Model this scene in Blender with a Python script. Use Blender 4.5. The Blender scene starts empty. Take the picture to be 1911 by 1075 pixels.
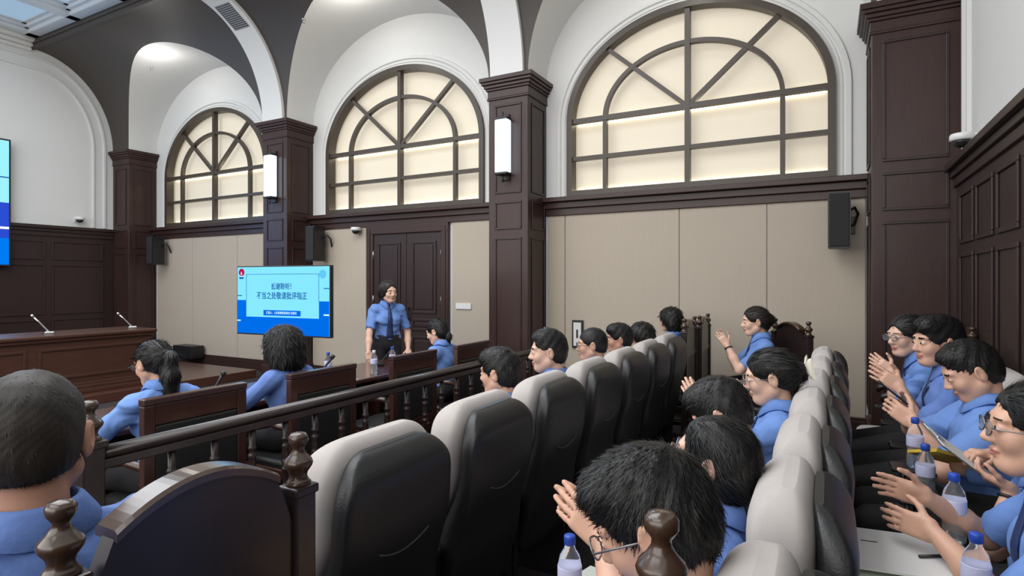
import bpy, bmesh, math, random
import numpy as np
from mathutils import Vector, Matrix

C = bpy.context.scene.collection
random.seed(4)
rng = np.random.RandomState(4)
R = math.radians
PI = math.pi

# ------------------------------------------------------------------ camera, world, exposure
cd = bpy.data.cameras.new('camera')
cam = bpy.data.objects.new('camera', cd)
C.objects.link(cam)
cd.sensor_width = 36.0
cd.lens = 1081 * 36.0 / 1911
cd.shift_y = -12.5 / 1911
cd.clip_start = 0.05
cam.location = (0, 0, 1.6)
cam.rotation_euler = (R(90), 0, R(28.6))
bpy.context.scene.camera = cam
vs = bpy.context.scene.view_settings
vs.view_transform = 'Standard'
vs.look = 'None'
vs.gamma = 1
vs.use_curve_mapping = False
vs.exposure = 0.32
try:
    bpy.context.scene.cycles.use_denoising = True
    bpy.context.scene.cycles.max_bounces = 8
    bpy.context.scene.cycles.sample_clamp_indirect = 6
except Exception:
    pass
w = bpy.data.worlds.new('world')
bpy.context.scene.world = w
w.use_nodes = True
w.node_tree.nodes['Background'].inputs[0].default_value = (0.80, 0.86, 1.0, 1)
w.node_tree.nodes['Background'].inputs[1].default_value = 0.42


def area(name, loc, rot, sx, sy, power, col=(1, 1, 1)):
    l = bpy.data.lights.new(name, 'AREA')
    l.shape = 'RECTANGLE'
    l.size = sx
    l.size_y = sy
    l.energy = power
    l.color = col
    o = bpy.data.objects.new(name, l)
    C.objects.link(o)
    o.location = loc
    o.rotation_euler = [R(a) for a in rot]
    return o


# the luminous coffered ceiling over the middle of the court room
area('ceiling_light_panels_left', (-8.4, 1.9, 5.93), (0, 0, 0), 5.0, 3.6, 215, (0.90, 0.95, 1))
area('ceiling_light_panels_middle', (-3.4, 2.0, 5.93), (0, 0, 0), 4.0, 4.4, 215, (0.97, 0.98, 1))
area('ceiling_light_panels_back', (-3.0, -2.4, 5.93), (0, 0, 0), 6.0, 3.0, 150, (0.97, 0.98, 1))
area('added_fill_light', (-5.5, -3.9, 3.3), (97, 0, 0), 13.0, 3.2, 330, (1.0, 0.96, 0.90))  # added soft fill, standing in for the unseen opposite side of the room
area('screen_glow', (-12.3, 3.3, 3.0), (0, -90, 0), 2.2, 2.6, 30, (0.35, 0.6, 1))

# ------------------------------------------------------------------ materials
MATS = {}


def mat(name, col, rough=0.5, metal=0.0, emit=None, es=0.0, var=0.0, vscale=6.0, bump=0.0, bscale=60.0,
        grain=None, trans=0.0, coat=0.0, spec=None, ior=None, sss=0.0):
    if name in MATS:
        return MATS[name]
    m = bpy.data.materials.new(name)
    m.use_nodes = True
    nt = m.node_tree
    b = nt.nodes['Principled BSDF']
    b.inputs['Base Color'].default_value = (*col, 1)
    b.inputs['Roughness'].default_value = rough
    b.inputs['Metallic'].default_value = metal
    if emit:
        b.inputs['Emission Color'].default_value = (*emit, 1)
        b.inputs['Emission Strength'].default_value = es
    if trans:
        b.inputs['Transmission Weight'].default_value = trans
    if coat:
        b.inputs['Coat Weight'].default_value = coat
        b.inputs['Coat Roughness'].default_value = 0.15
    if spec is not None:
        b.inputs['Specular IOR Level'].default_value = spec
    if ior:
        b.inputs['IOR'].default_value = ior
    if sss:
        b.inputs['Subsurface Weight'].default_value = sss
        b.inputs['Subsurface Radius'].default_value = (0.012, 0.004, 0.002)
    tc = nt.nodes.new('ShaderNodeTexCoord')
    if var or grain:
        n = nt.nodes.new('ShaderNodeTexNoise')
        n.inputs['Scale'].default_value = vscale
        n.inputs['Detail'].default_value = 5
        mp = nt.nodes.new('ShaderNodeMapping')
        nt.links.new(tc.outputs['Object'], mp.inputs[0])
        if grain:
            mp.inputs['Scale'].default_value = grain
        nt.links.new(mp.outputs[0], n.inputs['Vector'])
        cr = nt.nodes.new('ShaderNodeMix')
        cr.data_type = 'RGBA'
        v = var or 0.25
        cr.inputs[6].default_value = (*[max(0, c * (1 - v)) for c in col], 1)
        cr.inputs[7].default_value = (*[min(1, c * (1 + v)) for c in col], 1)
        nt.links.new(n.outputs['Fac'], cr.inputs[0])
        nt.links.new(cr.outputs[2], b.inputs['Base Color'])
    if bump:
        n2 = nt.nodes.new('ShaderNodeTexNoise')
        n2.inputs['Scale'].default_value = bscale
        n2.inputs['Detail'].default_value = 4
        nt.links.new(tc.outputs['Object'], n2.inputs['Vector'])
        bp = nt.nodes.new('ShaderNodeBump')
        bp.inputs['Strength'].default_value = bump
        bp.inputs['Distance'].default_value = 0.01
        nt.links.new(n2.outputs['Fac'], bp.inputs['Height'])
        nt.links.new(bp.outputs[0], b.inputs['Normal'])
    MATS[name] = m
    return m


def emis(name, col, s):
    if name in MATS:
        return MATS[name]
    m = bpy.data.materials.new(name)
    m.use_nodes = True
    nt = m.node_tree
    nt.nodes.clear()
    e = nt.nodes.new('ShaderNodeEmission')
    e.inputs[0].default_value = (*col, 1)
    e.inputs[1].default_value = s
    o = nt.nodes.new('ShaderNodeOutputMaterial')
    nt.links.new(e.outputs[0], o.inputs[0])
    MATS[name] = m
    return m


WHITE = mat('white_plaster', (0.70, 0.70, 0.68), 0.75, bump=0.05, bscale=30)
WOOD = mat('dark_mahogany', (0.043, 0.021, 0.018), 0.38, var=0.35, vscale=5, grain=(9, 9, 0.7), coat=0.08, spec=0.35)
WOODP = mat('dark_mahogany_panel', (0.032, 0.018, 0.017), 0.38, var=0.35, vscale=5, grain=(9, 9, 0.7), coat=0.08, spec=0.35)
FURN = mat('red_brown_wood', (0.050, 0.018, 0.012), 0.30, var=0.35, vscale=5, grain=(10, 2, 10), coat=0.4)
FURND = mat('dark_chair_wood', (0.020, 0.011, 0.009), 0.34, var=0.35, vscale=5, grain=(8, 8, 2), coat=0.15)
KNOB = mat('polished_turned_wood', (0.050, 0.026, 0.014), 0.28, var=0.3, vscale=8, grain=(5, 5, 3), coat=0.5)
BENCH = mat('bench_wood', (0.070, 0.028, 0.017), 0.38, var=0.3, vscale=5, grain=(8, 0.8, 8), coat=0.15)
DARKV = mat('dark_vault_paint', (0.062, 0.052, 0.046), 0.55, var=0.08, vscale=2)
FABRIC = mat('beige_wall_fabric', (0.47, 0.405, 0.325), 0.9, var=0.05, vscale=3, grain=(30, 30, 1), bump=0.1, bscale=300)
FRAME = mat('window_frame_wood', (0.055, 0.040, 0.028), 0.4, var=0.2, vscale=4)
PANE = mat('cream_back_panel', (0.60, 0.55, 0.44), 0.6, emit=(1.0, 0.88, 0.70), es=0.27)
LED = emis('warm_led', (1.0, 0.90, 0.68), 9.0)
CARPET = mat('dark_carpet', (0.030, 0.022, 0.022), 0.95, var=0.3, vscale=60)
DAIS = mat('dais_floor', (0.085, 0.033, 0.022), 0.28, var=0.25, vscale=4, grain=(1, 8, 1), coat=0.2)
BLK = mat('black_leather', (0.013, 0.0135, 0.0135), 0.40, bump=0.12, bscale=140)
GREYF = mat('light_grey_fabric', (0.46, 0.425, 0.40), 0.85, var=0.06, vscale=20, bump=0.15, bscale=500)
BLACKP = mat('black_plastic', (0.012, 0.012, 0.013), 0.4)
WHITEP = mat('white_plastic', (0.75, 0.75, 0.74), 0.35)
CHROME = mat('brushed_metal', (0.6, 0.6, 0.6), 0.3, metal=0.9)
GOLD = mat('bronze_metal', (0.05, 0.045, 0.045), 0.35, metal=0.6)
PAPER = mat('white_paper', (0.72, 0.72, 0.70), 0.8)
SKIN = mat('skin', (0.61, 0.355, 0.25), 0.5, var=0.08, vscale=14, bump=0.05, bscale=160, sss=0.06)
SKIN2 = mat('skin_ruddy', (0.50, 0.26, 0.175), 0.5, var=0.08, vscale=14, bump=0.05, bscale=160, sss=0.06)
SKIN3 = mat('skin_fair', (0.70, 0.44, 0.325), 0.5, var=0.07, vscale=14, bump=0.05, bscale=160, sss=0.06)
LIP = mat('lips', (0.42, 0.17, 0.14), 0.45)
HAIR = mat('black_hair', (0.009, 0.0085, 0.008), 0.45, var=0.4, vscale=30, grain=(1, 1, 8), spec=0.35)
HAIRB = mat('dark_brown_hair', (0.018, 0.012, 0.010), 0.45, var=0.4, vscale=30, grain=(1, 1, 8), spec=0.35)
HAIRT = mat('thinning_hair', (0.026, 0.021, 0.017), 0.55, var=0.6, vscale=9, spec=0.3)
SHIRT = mat('blue_uniform_shirt', (0.135, 0.255, 0.58), 0.75, var=0.07, vscale=10, bump=0.6, bscale=16)
SHIRTD = mat('deeper_blue_shirt', (0.115, 0.205, 0.50), 0.75, var=0.07, vscale=10, bump=0.6, bscale=16)
TIE = mat('navy_tie', (0.015, 0.032, 0.105), 0.5, var=0.2, vscale=30)
TROUS = mat('black_trousers', (0.014, 0.014, 0.016), 0.8, bump=0.2, bscale=30)
GREYT = mat('charcoal_trousers', (0.030, 0.029, 0.030), 0.8, bump=0.2, bscale=30)
SHOE = mat('black_shoe', (0.01, 0.01, 0.01), 0.3)
EYEW = mat('eye_white', (0.7, 0.68, 0.65), 0.25)
IRIS = mat('eye_iris', (0.012, 0.008, 0.006), 0.15)
GLASS = mat('clear_plastic', (0.93, 0.95, 0.97), 0.06, trans=0.95, ior=1.2)
CAP = mat('blue_bottle_cap', (0.02, 0.07, 0.42), 0.4)
LABELM = mat('bottle_label', (0.55, 0.56, 0.78), 0.5)
YEL = mat('yellow_folder', (0.62, 0.42, 0.05), 0.6)
LWOOD = mat('light_wood', (0.55, 0.36, 0.20), 0.45, var=0.15, vscale=6, grain=(1, 10, 1))


# ------------------------------------------------------------------ tagging helpers
def tag(o, label=None, cat=None, group=None, kind=None):
    if label: o['label'] = label
    if cat: o['category'] = cat
    if group: o['group'] = group
    if kind: o['kind'] = kind
    return o


def empty(name, loc=(0, 0, 0), rz=0.0, label=None, cat=None, group=None):
    o = bpy.data.objects.new(name, None)
    C.objects.link(o)
    o.empty_display_size = 0.1
    o.location = loc
    o.rotation_euler = (0, 0, rz)
    return tag(o, label, cat, group)


def copy_tree(o, parent=None):
    c = o.copy()
    C.objects.link(c)
    c.parent = parent
    for ch in list(o.children):
        copy_tree(ch, c)
    return c


class MB:
    """collects solids into one bmesh"""
    def __init__(s):
        s.bm = bmesh.new()

    def _xf(s, vs, M):
        if M is not None:
            for v in vs: v.co = M @ v.co
        return s

    def box(s, x0, x1, y0, y1, z0, z1, bev=0.0, M=None):
        P = [(x, y, z) for x in (x0, x1) for y in (y0, y1) for z in (z0, z1)]
        vs = [s.bm.verts.new(p) for p in P]
        fs = [s.bm.faces.new([vs[i] for i in f]) for f in
              ((0, 1, 3, 2), (4, 6, 7, 5), (0, 4, 5, 1), (2, 3, 7, 6), (0, 2, 6, 4), (1, 5, 7, 3))]
        if bev > 0:
            es = list({e for f in fs for e in f.edges})
            r = bmesh.ops.bevel(s.bm, geom=es, offset=bev, segments=2, affect='EDGES', profile=0.5)
            vs = list({v for f in r['faces'] for v in f.verts} | {v for v in vs if v.is_valid})
        return s._xf(vs, M)

    def lathe(s, prof, n=20, M=None, loc=(0, 0, 0)):
        rings = []
        vs = []
        for r, z in prof:
            if r < 1e-5:
                v = s.bm.verts.new((loc[0], loc[1], loc[2] + z)); rings.append([v]); vs.append(v)
            else:
                ring = [s.bm.verts.new((loc[0] + r * math.cos(2 * PI * i / n), loc[1] + r * math.sin(2 * PI * i / n), loc[2] + z)) for i in range(n)]
                rings.append(ring); vs += ring
        for a, b in zip(rings, rings[1:]):
            for i in range(n):
                j = (i + 1) % n
                if len(a) == 1 and len(b) == 1: break
                if len(a) == 1: s.bm.faces.new((a[0], b[j], b[i])).smooth = True
                elif len(b) == 1: s.bm.faces.new((a[i], a[j], b[0])).smooth = True
                else: s.bm.faces.new((a[i], a[j], b[j], b[i])).smooth = True
        if len(rings[0]) > 1: s.bm.faces.new(list(reversed(rings[0])))
        if len(rings[-1]) > 1: s.bm.faces.new(rings[-1])
        return s._xf(vs, M)

    def loft(s, rings, closed=True, caps=True, smooth=True, M=None):
        R_ = [[s.bm.verts.new(p) for p in r] for r in rings]
        n = len(R_[0])
        for a, b in zip(R_, R_[1:]):
            for i in range(n if closed else n - 1):
                j = (i + 1) % n
                f = s.bm.faces.new((a[i], a[j], b[j], b[i]))
                f.smooth = smooth
        if caps and closed:
            s.bm.faces.new(list(reversed(R_[0])))
            s.bm.faces.new(R_[-1])
        return s._xf([v for r in R_ for v in r], M)

    def tube(s, pts, r, n=10, closed=False, M=None, sq=False, flat=1.0):
        pts = [Vector(p) for p in pts]
        N = len(pts)
        rs = r if isinstance(r, (list, tuple)) else [r] * N
        rings = []
        up = Vector((0, 0, 1))
        for i, p in enumerate(pts):
            a = pts[i - 1] if (i > 0 or closed) else p
            b = pts[(i + 1) % N] if (i < N - 1 or closed) else p
            t = (b - a).normalized()
            u = up if abs(t.dot(up)) < 0.95 else Vector((0, 1, 0))
            x = t.cross(u).normalized()
            y = x.cross(t).normalized()
            rings.append([p + (x * math.cos(2 * PI * k / n) + y * math.sin(2 * PI * k / n) * flat) * rs[i] for k in range(n)])
        if closed: rings.append(rings[0])
        return s.loft(rings, caps=not closed, M=M)

    def prism(s, poly, y0, y1, axis='y', M=None):
        """poly in (a,b) extruded along axis"""
        def P(a, b, t):
            return (a, t, b) if axis == 'y' else ((t, a, b) if axis == 'x' else (a, b, t))
        A = [s.bm.verts.new(P(a, b, y0)) for a, b in poly]
        B = [s.bm.verts.new(P(a, b, y1)) for a, b in poly]
        n = len(poly)
        for i in range(n):
            s.bm.faces.new((A[i], A[(i + 1) % n], B[(i + 1) % n], B[i]))
        s.bm.faces.new(list(reversed(A)))
        s.bm.faces.new(B)
        return s._xf(A + B, M)

    def build(s, name, m, parent=None, label=None, kind=None):
        if s.bm.faces:
            bmesh.ops.remove_doubles(s.bm, verts=s.bm.verts, dist=1e-6)
            bmesh.ops.recalc_face_normals(s.bm, faces=s.bm.faces)
        me = bpy.data.meshes.new(name)
        s.bm.to_mesh(me)
        s.bm.free()
        ms = m if isinstance(m, (list, tuple)) else [m]
        for q in ms: me.materials.append(q)
        o = bpy.data.objects.new(name, me)
        C.objects.link(o)
        if parent is not None: o.parent = parent
        return tag(o, label, kind=kind)


def struct(o):
    o['kind'] = 'structure'
    return o


def grid_mesh(name, P, m, smooth=True, parent=None):
    """P: array nu x nv x 3"""
    nu, nv = P.shape[:2]
    me = bpy.data.meshes.new(name)
    idx = np.arange(nu * nv).reshape(nu, nv)
    q = np.stack([idx[:-1, :-1], idx[1:, :-1], idx[1:, 1:], idx[:-1, 1:]], -1).reshape(-1, 4)
    me.from_pydata(P.reshape(-1, 3).tolist(), [], q.tolist())
    me.materials.append(m)
    for p in me.polygons: p.use_smooth = smooth
    o = bpy.data.objects.new(name, me)
    C.objects.link(o)
    if parent: o.parent = parent
    return o


def join_grids(name, Ps, m, smooth=True, parent=None):
    me = bpy.data.meshes.new(name)
    V = []; F = []; off = 0
    for P in Ps:
        nu, nv = P.shape[:2]
        idx = np.arange(nu * nv).reshape(nu, nv) + off
        F += np.stack([idx[:-1, :-1], idx[1:, :-1], idx[1:, 1:], idx[:-1, 1:]], -1).reshape(-1, 4).tolist()
        V += P.reshape(-1, 3).tolist()
        off += nu * nv
    me.from_pydata(V, [], F)
    me.materials.append(m)
    for p in me.polygons: p.use_smooth = smooth
    o = bpy.data.objects.new(name, me)
    C.objects.link(o)
    if parent: o.parent = parent
    return o


# ------------------------------------------------------------------ room shell
XL, XR, YW, YP = -12.75, 1.05, 7.0, 6.45          # end wall, right wall, window wall, pillar front
Z0, YC, ZC = 4.2, 5.1, 5.85                        # springing, cove inner edge
PIL = [(-12.75, -12.18), (-8.215, -7.645), (-3.86, -3.29), (0.36, 1.05)]
BAYS = [(-12.18, -8.215), (-7.645, -3.86), (-3.29, 0.36)]
WIN = [-10.30, -5.78, -1.455]
WHW, WSP, WRISE, WSILL = 1.52, 3.67, 1.22, 2.70    # window half width, spring, rise, sill

struct(MB().box(XL, XR + 0.1, -4.0, YW + 0.3, -0.1, 0.0).build('floor', CARPET))
struct(MB().box(XL - 0.12, XL, -4.0, YW + 0.1, 0, 6.6).build('wall_left', WHITE))
struct(MB().box(XR, XR + 0.12, -4.0, YW + 0.1, 0, 6.6).build('wall_right', WHITE))


def barrel(x, b):
    xc = (b[0] + b[1]) / 2; hw = (b[1] - b[0]) / 2
    u = np.clip((x - xc) / hw, -1, 1)
    return Z0 + 1.46 * np.sqrt(np.maximum(0, 1 - u * u))


def cosx(a, b, n):
    return (a + b) / 2 - (b - a) / 2 * np.cos(np.linspace(0, PI, n))


# window wall, one mesh (the plaster with three arched openings)
Ps = []
for b, wc in zip(BAYS, WIN):
    x = cosx(b[0], wc - WHW, 12); zb = barrel(x, b)
    Ps.append(np.stack([np.stack([x, x * 0 + YW, z], -1) for z in (x * 0, zb)], 1))
    x = cosx(wc + WHW, b[1], 12); zb = barrel(x, b)
    Ps.append(np.stack([np.stack([x, x * 0 + YW, z], -1) for z in (x * 0, zb)], 1))
    x = cosx(wc - WHW, wc + WHW, 60); zb = barrel(x, b)
    zw = WSP + WRISE * np.sqrt(np.maximum(0, 1 - ((x - wc) / WHW) ** 2))
    Ps.append(np.stack([np.stack([x, x * 0 + YW, z], -1) for z in (zw, zb)], 1))
    Ps.append(np.stack([np.stack([x, x * 0 + YW, z], -1) for z in (x * 0, x * 0 + WSILL)], 1))
    # reveal of the opening
    Ps.append(np.stack([np.stack([x, x * 0 + y, zw], -1) for y in (YW, YW + 0.2)], 1))
    for sx in (-1, 1):
        z = np.linspace(WSILL, WSP, 4)
        Ps.append(np.stack([np.stack([z * 0 + wc + sx * WHW, z * 0 + y, z], -1) for y in (YW, YW + 0.2)], 1))
struct(join_grids('wall_back', Ps, WHITE, smooth=False))

# lunette vaults over the windows
Ps = []
for b in BAYS:
    x = cosx(b[0], b[1], 64); zb = barrel(x, b)
    st = np.clip((zb - Z0) / (ZC - Z0), 0, 1)
    yi = YC + (YP - YC) * np.sqrt(1 - st ** 2)
    t = np.linspace(0, 1, 14)[None, :]
    Y = yi[:, None] * (1 - t) + YW * t
    Ps.append(np.stack([np.repeat(x[:, None], 14, 1), Y, np.repeat(zb[:, None], 14, 1)], -1))
struct(tag(join_grids('ceiling', Ps, WHITE)))
# the dark cove

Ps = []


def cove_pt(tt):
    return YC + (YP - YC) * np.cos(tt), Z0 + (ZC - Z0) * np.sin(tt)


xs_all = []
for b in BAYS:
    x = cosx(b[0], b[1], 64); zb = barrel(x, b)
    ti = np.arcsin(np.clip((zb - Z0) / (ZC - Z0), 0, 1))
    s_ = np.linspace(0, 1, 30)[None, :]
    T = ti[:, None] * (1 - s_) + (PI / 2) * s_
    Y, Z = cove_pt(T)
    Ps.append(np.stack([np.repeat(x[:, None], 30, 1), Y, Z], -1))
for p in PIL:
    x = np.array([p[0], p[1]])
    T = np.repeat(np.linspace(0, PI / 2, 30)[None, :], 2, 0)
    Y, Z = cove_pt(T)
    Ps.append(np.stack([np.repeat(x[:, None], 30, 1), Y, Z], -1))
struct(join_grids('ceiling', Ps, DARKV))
# white ribs over the pillars
for k, p in enumerate(PIL):
    if k == 0: continue
    xc = (p[0] + p[1]) / 2; hw = 0.235 if k < 3 else 0.30
    T = np.linspace(0, PI / 2, 40)
    mb = MB()
    rings = []
    for t_ in T:
        y, z = cove_pt(t_)
        ny, nz = -math.cos(t_) * (ZC - Z0), -math.sin(t_) * (YP - YC)
        l = math.hypot(ny, nz); ny /= l; nz /= l
        d = 0.05
        rings.append([(xc - hw, y - ny * 0.02, z - nz * 0.02), (xc - hw, y + ny * d, z + nz * d), (xc + hw, y + ny * d, z + nz * d), (xc + hw, y - ny * 0.02, z - nz * 0.02)])
    mb.loft(rings, smooth=False)
    struct(mb.build('trim_%d' % (k + 20), WHITE))
# tray: fascia, cornice and coffers
mb = MB()
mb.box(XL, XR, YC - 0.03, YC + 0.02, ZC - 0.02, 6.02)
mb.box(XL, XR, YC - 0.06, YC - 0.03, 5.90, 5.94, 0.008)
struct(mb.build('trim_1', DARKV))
mb = MB()
mb.box(XL, XL + 0.06, -4, YC - 0.03, 5.78, 5.85, 0.02)
mb.box(XL, XL + 0.12, -4, YC - 0.03, 5.85, 5.92, 0.02)
mb.box(XL, XL + 0.20, -4, YC - 0.03, 5.92, 6.00, 0.02)
struct(mb.build('trim_2', WHITE))
mb = MB()
cxs = [XL + 0.20 + i * 1.42 for i in range(10)]
cys = [YC - 0.03 - i * 1.42 for i in range(7)]
for x in cxs:
    mb.box(x, x + 0.20, cys[-1], cys[0], 5.98, 6.15, 0.02)
for y in cys:
    mb.box(cxs[0], XR, y - 0.20, y, 5.98, 6.15, 0.02)
for i in range(9):
    for j in range(6):
        x0, x1, y1, y0 = cxs[i] + 0.20, cxs[i + 1], cys[j] - 0.20, cys[j + 1]
        for a, z in ((0.06, 6.04), (0.12, 6.09)):
            mb.box(x0, x1, y1 - a, y1, z, 6.19); mb.box(x0, x1, y0, y0 + a, z, 6.19)
            mb.box(x0, x0 + a, y0, y1, z, 6.19); mb.box(x1 - a, x1, y0, y1, z, 6.19)
struct(mb.build('ceiling', mat('ceiling_white', (0.62, 0.66, 0.70), 0.7)))
struct(MB().box(XL, XR, -4, YC + 0.3, 6.18, 6.3).build('ceiling', mat('ceiling_white', (0.62, 0.66, 0.70))))
COFF = emis('coffer_glow', (0.40, 0.58, 0.78), 0.62)
names_c = {(0, 0): 'glowing pale blue coffer panel nearest the corner of end wall and cove',
           (1, 0): 'glowing pale blue coffer panel second from the end wall beside the cove',
           (0, 1): 'glowing pale blue coffer panel against the end wall, one away from the cove',
           (2, 0): 'glowing pale blue coffer panel third from the end wall beside the cove',
           (1, 1): 'glowing pale blue coffer panel diagonal to the corner one'}
for (i, j), lb in names_c.items():
    x0, x1, y1, y0 = cxs[i] + 0.32, cxs[i + 1] - 0.12, cys[j] - 0.32, cys[j + 1] + 0.12
    tag(MB().box(x0, x1, y0, y1, 6.11, 6.17).build('ceiling_light', COFF), lb, 'ceiling light')

# plaster mouldings on the two end walls, following the cove
k = 3
for X, sgn in ((XL, 1), (XR, -1)):
    for off, wd in ((0.16, 0.05), (0.36, 0.04)):
        pts = [(6.45 - off, 2.66)]
        for t_ in np.linspace(0, PI / 2 * 0.98, 30):
            y, z = YC + (YP - YC) * math.cos(t_), Z0 + (ZC - Z0) * math.sin(t_)
            ny, nz = -math.cos(t_) * (ZC - Z0), -math.sin(t_) * (YP - YC)
            l = math.hypot(ny, nz)
            pts.append((y + ny / l * off, z + nz / l * off))
        pts.append((3.2, ZC - off + 0.02))
        rings = []
        for i, (y, z) in enumerate(pts):
            a = pts[max(0, i - 1)]; b = pts[min(len(pts) - 1, i + 1)]
            dy, dz = b[0] - a[0], b[1] - a[1]; l = math.hypot(dy, dz); ny, nz = -dz / l, dy / l
            rings.append([(X, y + ny * wd / 2, z + nz * wd / 2), (X + sgn * 0.03, y + ny * wd / 3, z + nz * wd / 3),
                          (X + sgn * 0.03, y - ny * wd / 3, z - nz * wd / 3), (X, y - ny * wd / 2, z - nz * wd / 2)])
        struct(MB().loft(rings, smooth=False).build('trim_%d' % k, WHITE))
        k += 1

# ------------------------------------------------------------------ ledge, fabric panels, skirting on the window wall
for bi, b in enumerate(BAYS):
    mb = MB()
    mb.box(b[0], b[1], YW - 0.05, YW, 2.46, 2.55, 0.006)
    mb.box(b[0], b[1], YW - 0.09, YW, 2.55, 2.63, 0.008)
    mb.box(b[0], b[1], YW - 0.16, YW + 0.02, 2.63, 2.69, 0.008)
    struct(mb.build('trim_%d' % (10 + bi), WOOD))
    mb = MB()
    mb.box(b[0], b[1], YW - 0.05, YW, 0.0, 0.16, 0.006)
    mb.box(b[0], b[1], YW - 0.035, YW, 0.16, 0.19, 0.006)
    struct(mb.build('baseboard_back', WOOD))
segs = [[(-12.12, -10.95), (-10.94, -9.6), (-9.59, -8.25)],
        [(-7.62, -6.45), (-4.79, -3.88)],
        [(-3.27, -3.02), (-3.01, -1.55), (-1.54, -0.595), (-0.585, 0.34)]]
n = 1
for sg in segs:
    for a, c_ in sg:
        o = MB().box(a, c_, YW - 0.025, YW, 0.19, 2.46, 0.004).build('wall_panel', FABRIC)
        struct(o)
        n += 1

# ------------------------------------------------------------------ windows
wl = ['leftmost', 'middle', 'rightmost']
for wi, wc in enumerate(WIN):
    root = struct(empty('window_%d' % (wi + 1), (wc, YW, WSILL)))
    # frame coordinates relative to root
    zs = WSP - WSILL

    def ring_arc(hw, rise, width, y0, y1, mb, legs=True, n=48):
        pts_o, pts_i = [], []
        if legs:
            pts_o.append((hw, 0)); pts_i.append((hw - width, 0))
        for i in range(n + 1):
            a = PI * i / n
            pts_o.append((hw * math.cos(a), zs + rise * math.sin(a)))
            pts_i.append(((hw - width) * math.cos(a), zs + (rise - width) * math.sin(a)))
        if legs:
            pts_o.append((-hw, 0)); pts_i.append((-hw + width, 0))
        rings = [[(po[0], y0, po[1]), (po[0], y1, po[1]), (pi_[0], y1, pi_[1]), (pi_[0], y0, pi_[1])] for po, pi_ in zip(pts_o, pts_i)]
        mb.loft(rings, smooth=False)
    mb = MB()
    ring_arc(WHW + 0.01, WRISE + 0.01, 0.075, -0.05, 0.10, mb)
    mb.box(-WHW, WHW, -0.053, 0.103, -0.01, 0.07)
    mb.build('frame', FRAME, root)
    mb = MB()
    ring_arc(1.045, 0.785, 0.05, -0.02, 0.05, mb, legs=False)
    for x in (-1.02, 1.02): mb.box(x - 0.025, x + 0.025, -0.0185, 0.0485, 0.05, zs)
    mb.box(-0.03, 0.03, -0.027, 0.057, 0.05, zs + WRISE - 0.03)
    mb.box(-WHW + 0.05, WHW - 0.05, -0.025, 0.055, zs - 0.03, zs + 0.03)
    mb.box(-WHW + 0.05, WHW - 0.05, -0.0215, 0.0515, zs / 2 - 0.025, zs / 2 + 0.025)
    for sx in (-1, 1):
        ex, ez = sx * 1.0, zs + 0.875
        dx, dz = ex, ez - zs; l = math.hypot(dx, dz); px, pz = -dz / l * 0.025, dx / l * 0.025
        mb.prism([(px, zs + pz), (ex + px, ez + pz), (ex - px, ez - pz), (-px, zs - pz)], -0.017, 0.047)
    mb.build('muntins', FRAME, root)
    MB().box(-WHW - 0.05, WHW + 0.05, 0.14, 0.17, -0.05, zs + WRISE + 0.05).build('pane', PANE, root)
    mb = MB()
    for z, y in ((0.075, 0.115), (zs, 0.115)):
        mb.box(-WHW + 0.08, WHW - 0.08, y, y + 0.012, z - 0.01, z + 0.012)
    mb.build('led_strip', LED, root)
    # plaster archivolt round the opening
    mb = MB()
    pts = [(WHW + 0.13, 0.0)] + [((WHW + 0.13) * math.cos(PI * i / 40), zs + (WRISE + 0.13) * math.sin(PI * i / 40)) for i in range(41)] + [(-WHW - 0.13, 0.0)]
    for o_, wd, pr in ((0, 0.035, 0.025), (-0.07, 0.02, 0.012)):
        rings = []
        for i, (x, z) in enumerate(pts):
            sc = 1 + o_ / (WHW + 0.13)
            xx, zz = x * sc, zs + (z - zs) * sc if z > zs else z
            a = pts[max(0, i - 1)]; b2 = pts[min(len(pts) - 1, i + 1)]
            dx, dz = b2[0] - a[0], b2[1] - a[1]; l = math.hypot(dx, dz); nx, nz = -dz / l, dx / l
            rings.append([(xx + nx * wd, 0, zz + nz * wd), (xx + nx * wd * .6, -pr, zz + nz * wd * .6),
                          (xx - nx * wd * .6, -pr, zz - nz * wd * .6), (xx - nx * wd, 0, zz - nz * wd)])
        mb.loft(rings, smooth=False)
    mb.build('window_trim', WHITE, root)


# ------------------------------------------------------------------ pillars
def panel_frame(mb, a0, a1, z0, z1, face, at, w_=0.028, d=0.014):
    """picture-frame moulding on a vertical face: face 'y-' at y=at, 'x+' / 'x-' at x=at"""
    def bx(p0, p1, q0, q1):
        if face == 'y-': mb.box(p0, p1, at - d, at, q0, q1, 0.005)
        elif face == 'y+': mb.box(p0, p1, at, at + d, q0, q1, 0.005)
        elif face == 'x+': mb.box(at, at + d, p0, p1, q0, q1, 0.005)
        else: mb.box(at - d, at, p0, p1, q0, q1, 0.005)
    bx(a0, a1, z0, z0 + w_); bx(a0, a1, z1 - w_, z1)
    bx(a0, a0 + w_, z0 + w_, z1 - w_); bx(a1 - w_, a1, z0 + w_, z1 - w_)


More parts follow.
